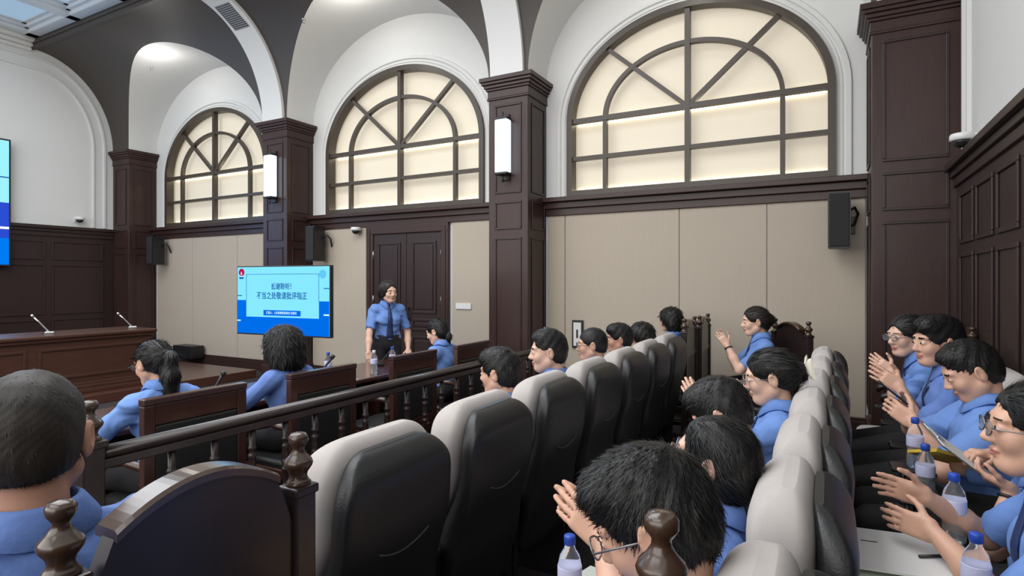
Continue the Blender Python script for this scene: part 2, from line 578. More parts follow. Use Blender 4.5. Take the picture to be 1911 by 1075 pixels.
PLAB = ['dark wood panelled pillar in the corner of the end wall behind the bench',
        'dark wood panelled pillar with a lit sconce behind the blue slide display',
        'dark wood panelled pillar with a lit sconce right of the double door',
        'broad dark wood panelled pillar in the corner beside the black wall speaker']
for k, (p, lb) in enumerate(zip(PIL, PLAB)):
    root = empty('pillar', ((p[0] + p[1]) / 2, (YP + YW) / 2, 0), 0, lb, 'pillar')
    hw = (p[1] - p[0]) / 2; hd = (YW - YP) / 2
    MB().box(-hw, hw, -hd, hd, 0, 4.02, 0.01).build('shaft', WOOD, root)
    mb = MB()
    for e, z0, z1 in ((0.018, 3.93, 3.955), (0.012, 3.955, 4.05), (0.03, 4.05, 4.08), (0.05, 4.08, 4.12), (0.075, 4.12, 4.155), (0.095, 4.155, 4.21)):
        mb.box(-hw - (0 if k == 0 else e), hw + (0 if k == 3 else e), -hd - e, hd, z0, z1, 0.006)
    mb.build('capital', WOOD, root)
    e = 0.02
    MB().box(-hw - (0 if k == 0 else e), hw + (0 if k == 3 else e), -hd - e, hd, 0, 0.22, 0.008).build('base', WOOD, root)
    mb = MB()
    for z0, z1 in ((2.72, 3.86), (2.26, 2.62), (0.32, 2.16)):
        panel_frame(mb, -hw + 0.09, hw - 0.09, z0, z1, 'y-', -hd)
        if k < 3: panel_frame(mb, -hd + 0.10, hd - 0.07, z0, z1, 'x+', hw)
        if k > 0: panel_frame(mb, -hd + 0.10, hd - 0.07, z0, z1, 'x-', -hw)
    mb.build('panel_moulding', WOODP, root)
    if k in (1, 2):
        s = empty('wall_sconce', ((p[0] + p[1]) / 2 - 0.02 + (0.0 if k == 2 else 0.03), YP, 3.3), 0,
                  'glowing white box sconce on the ' + ('pillar behind the blue slide display' if k == 1 else 'pillar right of the double door'), 'wall lamp')
        MB().box(-0.05, 0.05, -0.035, 0, -0.42, 0.42, 0.005).build('back_plate', GOLD, s)
        MB().box(-0.085, 0.085, -0.16, -0.035, -0.33, 0.33, 0.012).build('lamp_shade', emis('sconce_glow', (0.66, 0.86, 1.0), 2.6), s)
        MB().box(-0.09, 0.09, -0.165, -0.03, 0.33, 0.36, 0.006).tube([(0, -0.10, 0.35), (0, -0.10, 0.43)], 0.010).build('top_cap', GOLD, s)
        MB().box(-0.09, 0.09, -0.165, -0.03, -0.36, -0.33, 0.006).tube([(0, -0.10, -0.35), (0, -0.10, -0.45)], 0.012).build('bottom_cap', GOLD, s)
        area('sconce_lamp_light', ((p[0] + p[1]) / 2, YP - 0.2, 3.3), (90, 0, 180), 0.15, 0.6, 9, (0.45, 0.68, 1))

# ------------------------------------------------------------------ wainscots of the end walls
for nm, X, face in (('wall_wainscot_left', XL, 'x+'), ('wall_wainscot_right', XR, 'x-')):
    mb = MB(); sg = 1 if face == 'x+' else -1
    def wb(y0, y1, z0, z1, d, bev=0.006):
        mb.box(min(X, X + sg * d), max(X, X + sg * d), y0, y1, z0, z1, bev)
    wb(-4, 6.45, 0, 2.5, 0.04)
    wb(-4, 6.45, 2.44, 2.52, 0.065); wb(-4, 6.45, 2.52, 2.58, 0.09); wb(-4, 6.45, 2.58, 2.64, 0.13)
    wb(-4, 6.45, 0, 0.18, 0.06)
    wd = 0.98 if face == 'x+' else 0.62
    y = 6.25
    while y > -3:
        for z0, z1 in ((2.0, 2.36) if face == 'x+' else (1.92, 2.36), (0.98, 1.92) if face == 'x+' else (1.0, 1.84), (0.28, 0.90)):
            panel_frame(mb, y - wd + 0.1, y, z0, z1, face, X + sg * 0.04, 0.035, 0.016)
        y -= wd
    struct(mb.build(nm, WOODP))

# ------------------------------------------------------------------ double door
d = struct(empty('door_1', (-5.62, YW, 0)))
hw = 0.78
mb = MB()
for x0, x1 in ((-hw, -hw + 0.13), (hw - 0.13, hw)):
    mb.box(x0, x1, -0.07, 0, 0, 2.46, 0.012)
mb.box(-hw - 0.002, hw + 0.002, -0.073, 0, 2.33, 2.463, 0.012)
for x0, x1 in ((-hw + 0.04, -hw + 0.08), (hw - 0.08, hw - 0.04)):
    mb.box(x0, x1, -0.085, -0.06, 0, 2.42, 0.008)
mb.build('door_frame', WOOD, d)
for sx in (-1, 1):
    lf = MB().box(min(sx * 0.004, sx * (hw - 0.13)), max(sx * 0.004, sx * (hw - 0.13)), -0.045, -0.005, 0.02, 2.33, 0.004).build('door_leaf', WOODP, d)
    mb = MB()
    a0, a1 = sorted((sx * 0.11, sx * (hw - 0.22)))
    for z0, z1 in ((1.12, 2.20), (0.86, 1.04), (0.12, 0.78)):
        panel_frame(mb, a0, a1, z0, z1, 'y-', -0.045, 0.035, 0.016)
        mb.box(a0 + 0.06, a1 - 0.06, -0.058, -0.045, z0 + 0.06, z1 - 0.06, 0.008)
    mb.build('door_panel', WOODP, lf)
    mb = MB()
    for z in (0.3, 1.25, 1.95):
        mb.tube([(sx * (hw - 0.13), -0.055, z), (sx * (hw - 0.13), -0.055, z + 0.13)], 0.009)
    mb.build('hinge', CHROME, lf)
    MB().box(sx * 0.06 - 0.012, sx * 0.06 + 0.012, -0.10, -0.085, 1.0, 1.22, 0.004).box(sx * 0.06 - 0.01, sx * 0.06 + 0.01, -0.09, -0.045, 1.02, 1.04).box(sx * 0.06 - 0.01, sx * 0.06 + 0.01, -0.09, -0.045, 1.18, 1.20).build('door_handle', GOLD, lf)

# ------------------------------------------------------------------ small wall fittings
tag(MB().box(-4.72, -4.46, YW - 0.045, YW - 0.025, 1.20, 1.285, 0.004).build('switch_plate', WHITEP),
    'white switch plate on the beige wall between door and pillar', 'switch')
s = empty('wall_sign', (-2.83, YW - 0.025, 0.92), 0, 'small white notice in a dark frame low on the beige wall', 'sign')
MB().box(-0.075, 0.075, -0.03, 0, -0.18, 0.18, 0.004).build('frame', BLACKP, s)
MB().box(-0.052, 0.052, -0.034, -0.028, -0.15, 0.15).build('sheet', PAPER, s)
MB().box(-0.012, 0.012, -0.037, -0.033, -0.05, 0.06).build('printed_mark', BLACKP, s)


def dome_cam(loc, face, lb):
    s = empty('security_camera', loc, 0, lb, 'camera')
    M = {'y-': Matrix.Identity(4), 'x-': Matrix.Rotation(-PI / 2, 4, 'Z'), 'x+': Matrix.Rotation(PI / 2, 4, 'Z')}[face]
    MB().box(-0.05, 0.05, -0.02, 0, -0.06, 0.03, 0.006, M=M).box(-0.03, 0.03, -0.10, -0.02, 0.005, 0.03, 0.006, M=M).build('bracket', WHITEP, s)
    MB().lathe([(0.0, 0.035), (0.075, 0.035), (0.082, 0.02), (0.082, -0.012), (0.07, -0.02), (0, -0.02)], 28, M=M @ Matrix.Translation((0, -0.12, 0))).build('housing', WHITEP, s)
    MB().lathe([(0.062, -0.018), (0.060, -0.035), (0.045, -0.060), (0.02, -0.073), (0, -0.075)], 24, M=M @ Matrix.Translation((0, -0.12, 0))).build('dome', mat('smoked_dome', (0.02, 0.02, 0.02), 0.08), s)


dome_cam((-6.57, YW, 2.42), 'y-', 'white dome camera on the beige wall left of the double door')
dome_cam((XL, 5.80, 2.80), 'x+', 'white dome camera on the end wall above the dark wainscot')
dome_cam((XR, 5.72, 2.73), 'x-', 'white dome camera on the right wall beside the corner pillar')


def speaker(loc, rz, lb):
    s = empty('wall_speaker', loc, rz, lb, 'speaker')
    mb = MB().prism([(-0.10, -0.12), (0.10, -0.12), (0.085, 0.12), (-0.085, 0.12)], -0.28, 0.28, 'z')
    mb.build('cabinet', BLACKP, s)
    MB().box(-0.088, 0.088, -0.135, -0.12, -0.265, 0.265, 0.008).build('grille', mat('speaker_mesh', (0.02, 0.02, 0.02), 0.7, bump=0.6, bscale=400), s)
    pts = [(0.08, 0.08, 0.10), (0.14, 0.12, 0.14), (0.17, 0.16, 0.08), (0.14, 0.21, -0.02), (0.10, 0.25, -0.04)]
    MB().tube(pts, 0.014).box(0.05, 0.15, 0.24, 0.27, -0.12, 0.06, 0.004).build('bracket', BLACKP, s)


speaker((0.10, YW - 0.28, 2.21), 0, 'black wall speaker under the ledge by the corner pillar')
speaker((-7.31, YW - 0.26, 2.21), 0, 'black wall speaker beside the pillar behind the blue slide display')
speaker((-11.76, YW - 0.26, 2.21), 0, 'black wall speaker beside the end wall corner pillar')

# ------------------------------------------------------------------ fittings in the vault
def cove_frame(x, t_, off=0.05):
    y, z = cove_pt(t_)
    n_ = Vector((0, -math.cos(t_) * (ZC - Z0), -math.sin(t_) * (YP - YC))).normalized()
    u = Vector((1, 0, 0)); v = n_.cross(u)
    M = Matrix((u, v, n_)).transposed().to_4x4()
    M.translation = Vector((x, y, z)) + n_ * off
    return M


s = empty('air_vent', (0, 0, 0), 0, 'grey slatted air grille in the white rib above the sconce pillar', 'air vent')
s.matrix_world = cove_frame(-7.93, 1.10, 0.05)
MB().box(-0.19, 0.19, -0.24, 0.24, 0, 0.015, 0.003).build('frame', WHITEP, s)
MB().box(-0.165, 0.165, -0.215, 0.215, 0.013, 0.018).build('backing', mat('vent_dark', (0.05, 0.05, 0.055), 0.6), s)
mb = MB()
for i in range(14):
    mb.box(-0.165, 0.165, -0.21 + i * 0.031, -0.195 + i * 0.031, 0.016, 0.024)
mb.build('slats', mat('vent_grey', (0.28, 0.28, 0.29), 0.5), s)


def bz(x, bi): return float(barrel(np.array(x), BAYS[bi]))


for x, y, bi, lb in ((-10.38, 6.10, 0, 'small lit downlight in the white vault above the leftmost window'),
                     (-5.84, 6.10, 1, 'small lit downlight in the white vault above the middle window'),
                     (-1.46, 6.10, 2, 'small lit downlight in the white vault above the rightmost window')):
    z = bz(x, bi)
    s = empty('downlight', (x, y, z), 0, lb, 'downlight')
    MB().lathe([(0.045, -0.004), (0.065, -0.004), (0.068, 0.002), (0.068, 0.01)], 24).build('ring', WHITEP, s)
    MB().lathe([(0, -0.006), (0.045, -0.006), (0.045, 0.0), (0, 0.0)], 24).build('lamp', emis('downlight_glow', (1, 0.97, 0.92), 14), s)
    l = bpy.data.lights.new('downlight_beam', 'POINT'); l.energy = 9.5; l.shadow_soft_size = 0.10
    l.color = (1, 0.96, 0.9)
    lo = bpy.data.objects.new('downlight_beam', l); C.objects.link(lo); lo.location = (x, y - 0.1, z - 0.34)
for x, y, bi, lb in ((-10.95, 6.2, 0, 'small sprinkler head in the white vault above the leftmost window'),
                     (-6.75, 6.0, 1, 'small sprinkler head left of the middle vault downlight'),
                     (-5.0, 6.2, 1, 'small sprinkler head right of the middle vault downlight')):
    z = bz(x, bi)
    tag(MB().lathe([(0.0, -0.055), (0.022, -0.052), (0.022, -0.046), (0.008, -0.042), (0.008, -0.012), (0.03, -0.008), (0.03, 0.015), (0, 0.015)], 16, loc=(x, y, z)).build('sprinkler', CHROME), lb, 'sprinkler')

# ------------------------------------------------------------------ dais, judges' bench, wall screen
struct(MB().box(XL + 0.06, -8.35, -3.5, YP - 0.02, 0, 0.13, 0.01).build('trim_9', DAIS))
tag(MB().box(-11.10, -10.50, 6.68, 6.93, 0.131, 0.37, 0.01).build('floor_box', BLACKP), 'low black box on the dais against the beige wall', 'box')
b = empty('judge_bench', (-8.60, 1.5, 0.13), 0, 'long dark wood bench on the dais along the left', 'bench')
L0, L1 = -4.5, 3.36
MB().box(-0.75, 0.06, L0, L1 + 0.06, 0.74, 0.79, 0.015).box(-0.70, 0.035, L0, L1 + 0.035, 0.70, 0.74, 0.008).build('bench_top', BENCH, b)
MB().box(-0.04, 0.0, L0, L1, 0.0, 0.70).box(-0.66, -0.04, L1 - 0.04, L1, 0, 0.70).build('front_panel', BENCH, b)
mb = MB()
mb.box(0, 0.05, L0, L1 + 0.05, 0.0, 0.06, 0.01); mb.box(0, 0.035, L0, L1 + 0.035, 0.06, 0.11, 0.01); mb.box(0, 0.02, L0, L1 + 0.02, 0.11, 0.14, 0.006)
y = L1 - 0.12
while y > -3.5:
    panel_frame(mb, y - 1.25, y, 0.22, 0.62, 'x+', 0.0, 0.035, 0.016)
    y -= 1.37
mb.build('moulding', BENCH, b)
b2 = empty('judge_bench', (-10.6, 1.0, 0.13), 0, 'back bench with a raised dark top behind the long bench', 'bench')
MB().box(-0.5, 0.06, -4, 2.6, 0.92, 0.97, 0.012).build('bench_top', FURND, b2)
MB().box(-0.45, 0.0, -4, 2.55, 0.0, 0.92, 0.006).build('front_panel', FURND, b2)


def gooseneck(loc, rz, lb, h=0.34, lean=0.20, m=CHROME, r=0.012):
    s = empty('microphone', loc, rz, lb, 'microphone')
    MB().box(-0.05, 0.05, -0.04, 0.04, 0, 0.03, 0.008).build('base', m, s)
    MB().tube([(0, 0, 0.02), (lean * .3, 0, h * .35), (lean * .65, 0, h * .7), (lean, 0, h)], [r, r * .7, r * .7, r]).build('stem', m, s)
    MB().tube([(lean, 0, h), (lean * 1.15, 0, h * 1.15)], r * 1.3).build('capsule', BLACKP if m is not CHROME else CHROME, s)


gooseneck((-8.85, 4.74, 0.921), R(-115), 'slim silver microphone at the end of the long bench', 0.20, 0.16)
gooseneck((-8.85, 3.72, 0.921), R(-115), 'slim silver microphone on the long bench nearer the left edge', 0.22, 0.16)

sc = empty('wall_screen', (XL + 0.06, 3.25, 2.97), 0, 'large blue video screen on the end wall at the left edge', 'screen')
MB().box(0, 0.12, -1.46, 1.46, -1.11, 1.11, 0.006).build('bezel', BLACKP, sc)
mb = MB(); mb.box(0.12, 0.125, -1.43, 1.43, 0.0, 1.08); mb.build('screen', emis('screen_cyan', (0.28, 0.72, 0.95), 1.0), sc)
MB().box(0.12, 0.125, -1.43, 1.43, -0.62, 0.0).build('screen', emis('screen_navy', (0.02, 0.06, 0.52), 1.0), sc)
MB().box(0.12, 0.125, -1.43, 1.43, -1.08, -0.62).build('screen', emis('screen_blue', (0.0, 0.16, 0.72), 1.0), sc)
MB().box(0.125, 0.128, -1.43, 1.43, -0.46, -0.42).build('white_stripe', emis('screen_white', (0.8, 0.9, 1), 1.0), sc)
MB().box(0.125, 0.128, -1.43, 1.43, 0.43, 0.45).build('line', emis('screen_line', (0.01, 0.08, 0.25), 1.0), sc)


# ------------------------------------------------------------------ slide display
def text_mesh(name, body, size, m, parent, loc, align='CENTER', sx=1.0, bold=0.0):
    cu = bpy.data.curves.new(name, 'FONT')
    cu.body = body
    cu.size = size
    cu.align_x = align
    cu.align_y = 'CENTER'
    cu.offset = bold
    cu.extrude = 0.0006
    o = bpy.data.objects.new(name, cu)
    C.objects.link(o)
    dg = bpy.context.evaluated_depsgraph_get()
    me = bpy.data.meshes.new_from_object(o.evaluated_get(dg))
    bpy.data.objects.remove(o)
    me.materials.clear(); me.materials.append(m)
    ob = bpy.data.objects.new(name, me)
    C.objects.link(ob)
    ob.parent = parent
    ob.location = loc
    ob.rotation_euler = (R(90), 0, 0)
    ob.scale = (sx, 1, 1)
    return ob


tv = empty('television', (-5.20, 4.32, 1.39), R(5), 'large flat display on a stand showing a blue slide with Chinese text', 'television')
W2, H2 = 0.655, 0.368
MB().box(-W2 - 0.012, W2 + 0.012, 0, 0.05, -H2 - 0.015, H2 + 0.012, 0.004).build('bezel', BLACKP, tv)
MB().box(-W2, W2, -0.003, 0, -H2, H2).build('screen', emis('slide_cyan', (0.20, 0.66, 0.93), 1.0), tv)
SB = emis('slide_blue', (0.0, 0.125, 0.66), 1.0)
SD = emis('slide_dark_blue', (0.01, 0.10, 0.30), 1.0)
SWt = emis('slide_white', (0.60, 0.85, 1.0), 1.0)
mb = MB()
mb.box(-W2, W2, -0.005, -0.003, -H2, -H2 + 0.185)
mb.box(-W2, -W2 + 0.135, -0.005, -0.003, -H2 + 0.185, -0.0)
mb.box(W2 - 0.135, W2, -0.005, -0.003, -H2 + 0.185, -0.0)
mb.build('slide_band', SB, tv)
mb = MB()
mb.box(-W2 + 0.13, W2 - 0.13, -0.005, -0.003, 0.285, 0.290)
mb.box(-W2 + 0.135, -W2 + 0.140, -0.005, -0.003, 0.0, 0.29); mb.box(W2 - 0.140, W2 - 0.135, -0.005, -0.003, 0.0, 0.29)
mb.box(-W2, -W2 + 0.07, -0.006, -0.003, 0.045, 0.055); mb.box(W2 - 0.07, W2, -0.006, -0.003, 0.130, 0.140)
mb.build('slide_line', SD, tv)
MB().box(-W2, -W2 + 0.05, -0.007, -0.005, -0.235, -0.222).box(W2 - 0.07, W2, -0.007, -0.005, -0.150, -0.135).build('slide_tick', SWt, tv)
text_mesh('slide_text', '感谢聆听！', 0.078, SD, tv, (0.02, -0.006, 0.150), sx=0.85, bold=0.0012)
text_mesh('slide_text', '不当之处敬请批评指正', 0.085, SD, tv, (0.0, -0.006, 0.048), sx=0.85, bold=0.0012)
MB().box(-0.26, 0.27, -0.006, -0.004, -0.165, -0.105).build('slide_caption_box', SB, tv)
text_mesh('slide_caption', '汇报人：人民检察院检察官 检察官', 0.032, SWt, tv, (0.0, -0.008, -0.135), sx=0.90)
MB().lathe([(0.0, 0), (0.042, 0), (0.042, 0.003), (0, 0.003)], 28, M=Matrix.Translation((-W2 + 0.065, -0.004, 0.31)) @ Matrix.Rotation(PI / 2, 4, 'X')).build('emblem_disc', emis('emblem_red', (0.42, 0.005, 0.05), 1.0), tv)
mb = MB().prism([(-0.012, -0.012), (0, 0.022), (0.012, -0.012)], -0.0095, -0.0075, M=Matrix.Translation((-W2 + 0.065, 0, 0.298)))
mb.box(-W2 + 0.040, -W2 + 0.090, -0.0095, -0.0075, 0.262, 0.272)
mb.build('emblem_mark', SWt, tv)
MB().prism([(-0.035, 0), (0.035, 0), (0.026, -0.022), (-0.026, -0.022)], -0.009, -0.007, M=Matrix.Translation((-W2 + 0.065, 0, 0.258))).build('emblem_base', SD, tv)
MB().lathe([(0.038, 0), (0.046, 0), (0.046, 0.002), (0.038, 0.002)], 28, M=Matrix.Translation((W2 - 0.085, -0.004, 0.285)) @ Matrix.Rotation(PI / 2, 4, 'X')).build('slide_ring', emis('slide_ring', (0.10, 0.48, 0.75), 1.0), tv)
mb = MB()
mb.box(-0.20, 0.20, 0.05, 0.10, -0.30, 0.20, 0.006)
mb.box(-0.09, 0.13, 0.07, 0.14, -1.25, -0.2, 0.008)
mb.build('stand_column', BLACKP, tv)
mb = MB()
mb.box(-0.45, 0.45, 0.0, 0.06, -1.33, -1.27, 0.01); mb.box(-0.45, -0.39, -0.3, 0.35, -1.33, -1.27, 0.01); mb.box(0.39, 0.45, -0.3, 0.35, -1.33, -1.27, 0.01)
mb.build('stand_base', BLACKP, tv)
for x in (-0.42, 0.42):
    for y in (-0.27, 0.32):
        MB().lathe([(0, -0.012), (0.026, -0.012), (0.03, 0), (0.026, 0.012), (0, 0.012)], 16, M=Matrix.Translation((x, y, -1.325)) @ Matrix.Rotation(PI / 2, 4, 'Y')).build('caster', BLACKP, tv)


# ------------------------------------------------------------------ furniture
def selp(cx_, cy_, hx, hy, z, n=28, e=4.0):
    """superellipse ring"""
    out = []
    for i in range(n):
        a = 2 * PI * i / n
        c_, s_ = math.cos(a), math.sin(a)
        out.append((cx_ + hx * math.copysign(abs(c_) ** (2 / e), c_), cy_ + hy * math.copysign(abs(s_) ** (2 / e), s_), z))
    return out


def lerp_tab(tab, z):
    for (z0, v0), (z1, v1) in zip(tab, tab[1:]):
        if z <= z1:
            t = (z - z0) / (z1 - z0)
            t = t * t * (3 - 2 * t)
            return v0 + (v1 - v0) * t
    return tab[-1][1]


def theatre_seat_proto():
    """local: sitter faces +x, rear of the back at x = 0"""
    r = empty('theatre_seat')
    FX = [(0.44, 0.31), (0.56, 0.30), (0.80, 0.232), (0.90, 0.225), (1.02, 0.245), (1.10, 0.245), (1.14, 0.235)]   # front surface
    BX = [(0.34, 0.14), (0.60, 0.085), (0.90, 0.03), (1.02, 0.022), (1.10, 0.04), (1.14, 0.08)]       # rear surface
    MX = [(0.34, 0.27), (0.60, 0.21), (0.90, 0.105), (1.02, 0.100), (1.14, 0.105)]                     # seam between
    def wtop(z, w0, z1, rr):
        if z < z1 - rr: return w0
        u = min(1, (z - (z1 - rr)) / rr)
        return w0 * (0.42 + 0.58 * max(0, 1 - u ** 2.3) ** (1 / 2.3))
    mb = MB(); rings = []
    for z in list(np.linspace(0.44, 1.04, 16)) + list(1.04 + 0.10 * np.sin(np.linspace(0.1, PI / 2, 12))):
        f, m = lerp_tab(FX, z), lerp_tab(MX, z)
        if z > 1.045:
            u = (z - 1.045) / 0.097; mid = 0.155
            f = mid + (f - mid) * max(0.02, 1 - u ** 2.6) ** 0.5; m = mid - (mid - m) * max(0.02, 1 - u ** 2.6) ** 0.5
        rings.append(selp((f + m) / 2, 0, max(0.012, (f - m) / 2), wtop(z, 0.268, 1.141, 0.20), z, 36, 4.5))
    mb.loft(rings)
    mb.build('back_cushion', GREYF, r)
    mb = MB(); rings = []
    for z in list(np.linspace(0.34, 0.98, 16)) + list(0.98 + 0.131 * np.sin(np.linspace(0.1, PI / 2, 13))):
        b_, m = lerp_tab(BX, z), lerp_tab(MX, z) + 0.004
        if z > 1.02:
            u = (z - 1.02) / 0.092
            b_ = m - 0.008 - (m - 0.008 - b_) * max(0.05, 1 - u ** 2.6) ** 0.5
        rings.append(selp((b_ + m) / 2, 0, max(0.01, (m - b_) / 2), wtop(z, 0.247, 1.112, 0.18), z, 36, 5.5))
    mb.loft(rings)
    sh = mb.build('back_shell', BLK, r)
    pts = []
    for i in range(13):
        a = -0.115 + 0.23 * i / 12
        zz = 0.82 + 0.030 * (1 - (a / 0.115) ** 2) * -1
        pts.append((lerp_tab(BX, zz) - 0.001, a, zz))
    MB().tube(pts, 0.0035, 6).build('stitched_seam', mat('grey_piping', (0.045, 0.045, 0.045), 0.5), sh)
    mb = MB(); rings = []
    for z, k_ in ((0.34, .94), (0.355, .98), (0.38, 1), (0.43, 1), (0.455, .98), (0.468, .93)):
        rings.append(selp(0.55, 0, 0.245 * k_, 0.255 * k_, z, 32, 5))
    mb.loft(rings).build('seat_cushion', GREYF, r)
    MB().box(0.32, 0.76, -0.24, 0.24, 0.29, 0.345, 0.012).build('seat_pan', BLACKP, r)
    for sy in (-1, 1):
        y = sy * 0.279
        mb = MB()
        mb.prism([(0.18, 0.02), (0.56, 0.02), (0.60, 0.56), (0.17, 0.60)], y - 0.022, y + 0.022)
        mb.box(0.12, 0.62, y - 0.022, y + 0.022, 0, 0.03, 0.004)
        a = mb.build('side_panel', BLACKP, r)
        MB().box(0.16, 0.66, y - 0.0245, y + 0.0245, 0.59, 0.625, 0.012).build('armrest', BLK, r)
    return r


def place(o, x, y, rz, label, cat, group=None, z=0.0):
    o.location = (x, y, z); o.rotation_euler = (0, 0, rz)
    tag(o, label, cat, group)
    return o


ORD = ['first', 'second', 'third', 'fourth', 'fifth', 'sixth', 'seventh']
proto = theatre_seat_proto()
used = False
R1Y = [1.38, 2.00, 2.62, 3.24, 3.86, 4.48, 5.10]
R2Y = [1.00, 1.56, 2.11, 2.72, 3.33, 3.94, 4.55]
R3Y = [1.97, 2.60, 3.23, 3.86, 4.49, 5.12]
rows = [(-1.08, R1Y, 'front row nearest the railing', 'front row theatre seats'),
        (0.08, R2Y, 'middle row', 'middle row theatre seats'),
        (0.985, R3Y, 'back row against the panelled wall', 'back row theatre seats')]
rowword = {0: ['nearest black-backed seat of the front row, bare back facing the camera', 'second black-backed seat of the front row, behind the nearest one',
               'third front row seat, behind it the head of a man in dark hair low down', 'fourth front row seat, below the young man with a short fade haircut',
               'fifth front row seat, below the man holding his hand to his mouth', 'sixth front row seat, below the farther pair of heads',
               'seventh and farthest front row seat, next to the tall wooden armchairs'],
           1: ['narrow pale grey seat of the near man with glasses, behind the brass brown finial', 'nearest pale grey seat of the middle row, large in the lower right', 'second pale grey seat of the middle row, behind the large nearest one',
               'third pale grey seat of the middle row counted from the camera', 'fourth pale grey seat of the middle row counted from the camera',
               'fifth pale grey seat of the middle row counted from the camera', 'farthest pale grey seat of the middle row, nearest the beige wall'],
           2: ['back row seat under the woman with outstretched clapping hands', 'back row seat next to the woman with outstretched hands, mostly hidden',
               'back row seat of the man looking at his phone', 'pale back row seat showing just behind the man with the phone',
               'pale back row seat top, farther of the two showing behind the man with the phone', 'farthest back row seat by the corner pillar']}
for ri, (X, ys, _, grp) in enumerate(rows):
    for i, y in enumerate(ys):
        o = copy_tree(proto) if used else proto
        used = True
        place(o, X + (0.02 * (y - 1.5) if ri == 1 else 0), y, PI, rowword[ri][i], 'seat', grp)
        if ri == 1 and i == 0: o.scale = (1, 0.80, 1)


def finial_prof(r=0.030, h=0.16):
    return [(r * 1.0, 0), (r * 1.05, 0.008), (r * 0.85, 0.016), (r * 0.70, 0.028), (r * 0.78, 0.040), (r * 1.12, 0.058), (r * 1.20, 0.068), (r * 1.10, 0.078), (r * 0.72, 0.092),
            (r * 0.48, 0.106), (r * 0.46, 0.116), (r * 0.62, 0.124), (r * 0.80, 0.134), (r * 0.80, 0.148), (r * 0.62, 0.158), (0, 0.163)]


def armchair_proto(crest=True):
    """court armchair with turned finials; local: sitter faces +x, back posts at x = 0"""
    r = empty('wooden_armchair')
    hw = 0.235
    for sy in (-1, 1):
        y = sy * hw
        mb = MB()
        mb.box(-0.028, 0.028, y - 0.028, y + 0.028, 0, 1.12, 0.005)
        mb.box(-0.033, 0.033, y - 0.033, y + 0.033, 1.112, 1.134, 0.005)
        p = mb.build('back_post', FURND, r)
        MB().lathe(finial_prof(0.037), 24, M=Matrix.Translation((0, y, 1.133)) @ Matrix.Scale(0.74, 4)).build('finial', KNOB, p)
    # arched crest panel
    pts = []
    for i in range(25):
        t = -1 + 2 * i / 24
        pts.append((t * 0.165, 1.165 + 0.055 * (1 - abs(t) ** 2.0)))
    outer = pts
    mb = MB()
    mb.prism(outer + [(0.19, 1.10), (hw - 0.026, 1.05), (hw - 0.026, 0.93), (-hw + 0.026, 0.93), (-hw + 0.026, 1.05), (-0.19, 1.10)], -0.016, 0.022, 'x')
    cr = mb.build('crest_panel', FURND, r)
    rings = []
    for a, z in pts:
        rings.append([(-0.026, a, z - 0.004), (-0.026, a, z + 0.010), (-0.018, a, z + 0.016), (0.036, a, z + 0.016), (0.044, a, z + 0.010), (0.044, a, z - 0.004)])
    MB().loft(rings, smooth=False).build('crest_rail', KNOB, cr)
    MB().box(-0.018, 0.024, -hw + 0.02, hw - 0.02, 0.885, 0.93, 0.006).build('upper_rail', FURND, r)
    MB().box(-0.012, 0.018, -hw + 0.02, hw - 0.02, 0.56, 0.885, 0.006).build('back_panel', BLK, r)
    MB().box(-0.018, 0.024, -hw + 0.02, hw - 0.02, 0.50, 0.56, 0.006).build('lower_rail', FURND, r)
    MB().box(0.0, 0.52, -hw, hw, 0.36, 0.43, 0.008).build('seat_frame', FURND, r)
    mb = MB()
    mb.loft([selp(0.27, 0, 0.235 * k, 0.225 * k, z, 28, 6) for z, k in ((0.43, 1), (0.455, 1), (0.47, .97), (0.478, .88))]).build('seat', BLK, r)
    for sy in (-1, 1):
        y = sy * hw
        MB().box(0.47, 0.52, y - 0.025, y + 0.025, 0, 0.66, 0.006).build('front_leg', FURND, r)
        mb = MB()
        mb.tube([(0.0, y, 0.70), (0.15, y, 0.715), (0.35, y, 0.705), (0.50, y, 0.69), (0.57, y, 0.665), (0.59, y, 0.63)], [0.022, 0.022, 0.024, 0.028, 0.028, 0.018], 12)
        mb.build('armrest', FURND, r)
        MB().box(0.02, 0.49, y - 0.015, y + 0.015, 0.14, 0.18, 0.004).build('stretcher', FURND, r)
    return r


ap = armchair_proto()
AC = [(-1.07, 0.70, PI, 'dark wooden armchair with arched crest and round finials, large in the lower left', None),
      (-0.185, 0.50, PI, 'wooden armchair whose brass brown finial stands before the nearest man with glasses', None),
      (-1.17, 5.73, PI, 'tall wooden armchair at the far end of the front row', None),
      (-1.14, 6.29, PI, 'tall wooden armchair against the beige wall with a dark haired person in it', None),
      (-0.29, 5.80, PI + R(38), 'wooden armchair with arched dark back behind the clapping woman', None),
      (0.97, 5.80, PI, 'wooden armchair with finials in the far corner by the panelled wall', None)]
for i, (x, y, rz, lb, _) in enumerate(AC):
    o = ap if i == 0 else copy_tree(ap)
    place(o, x, y, rz, lb, 'armchair')
    if i == 1: o.scale = (1, 1, 1.045)


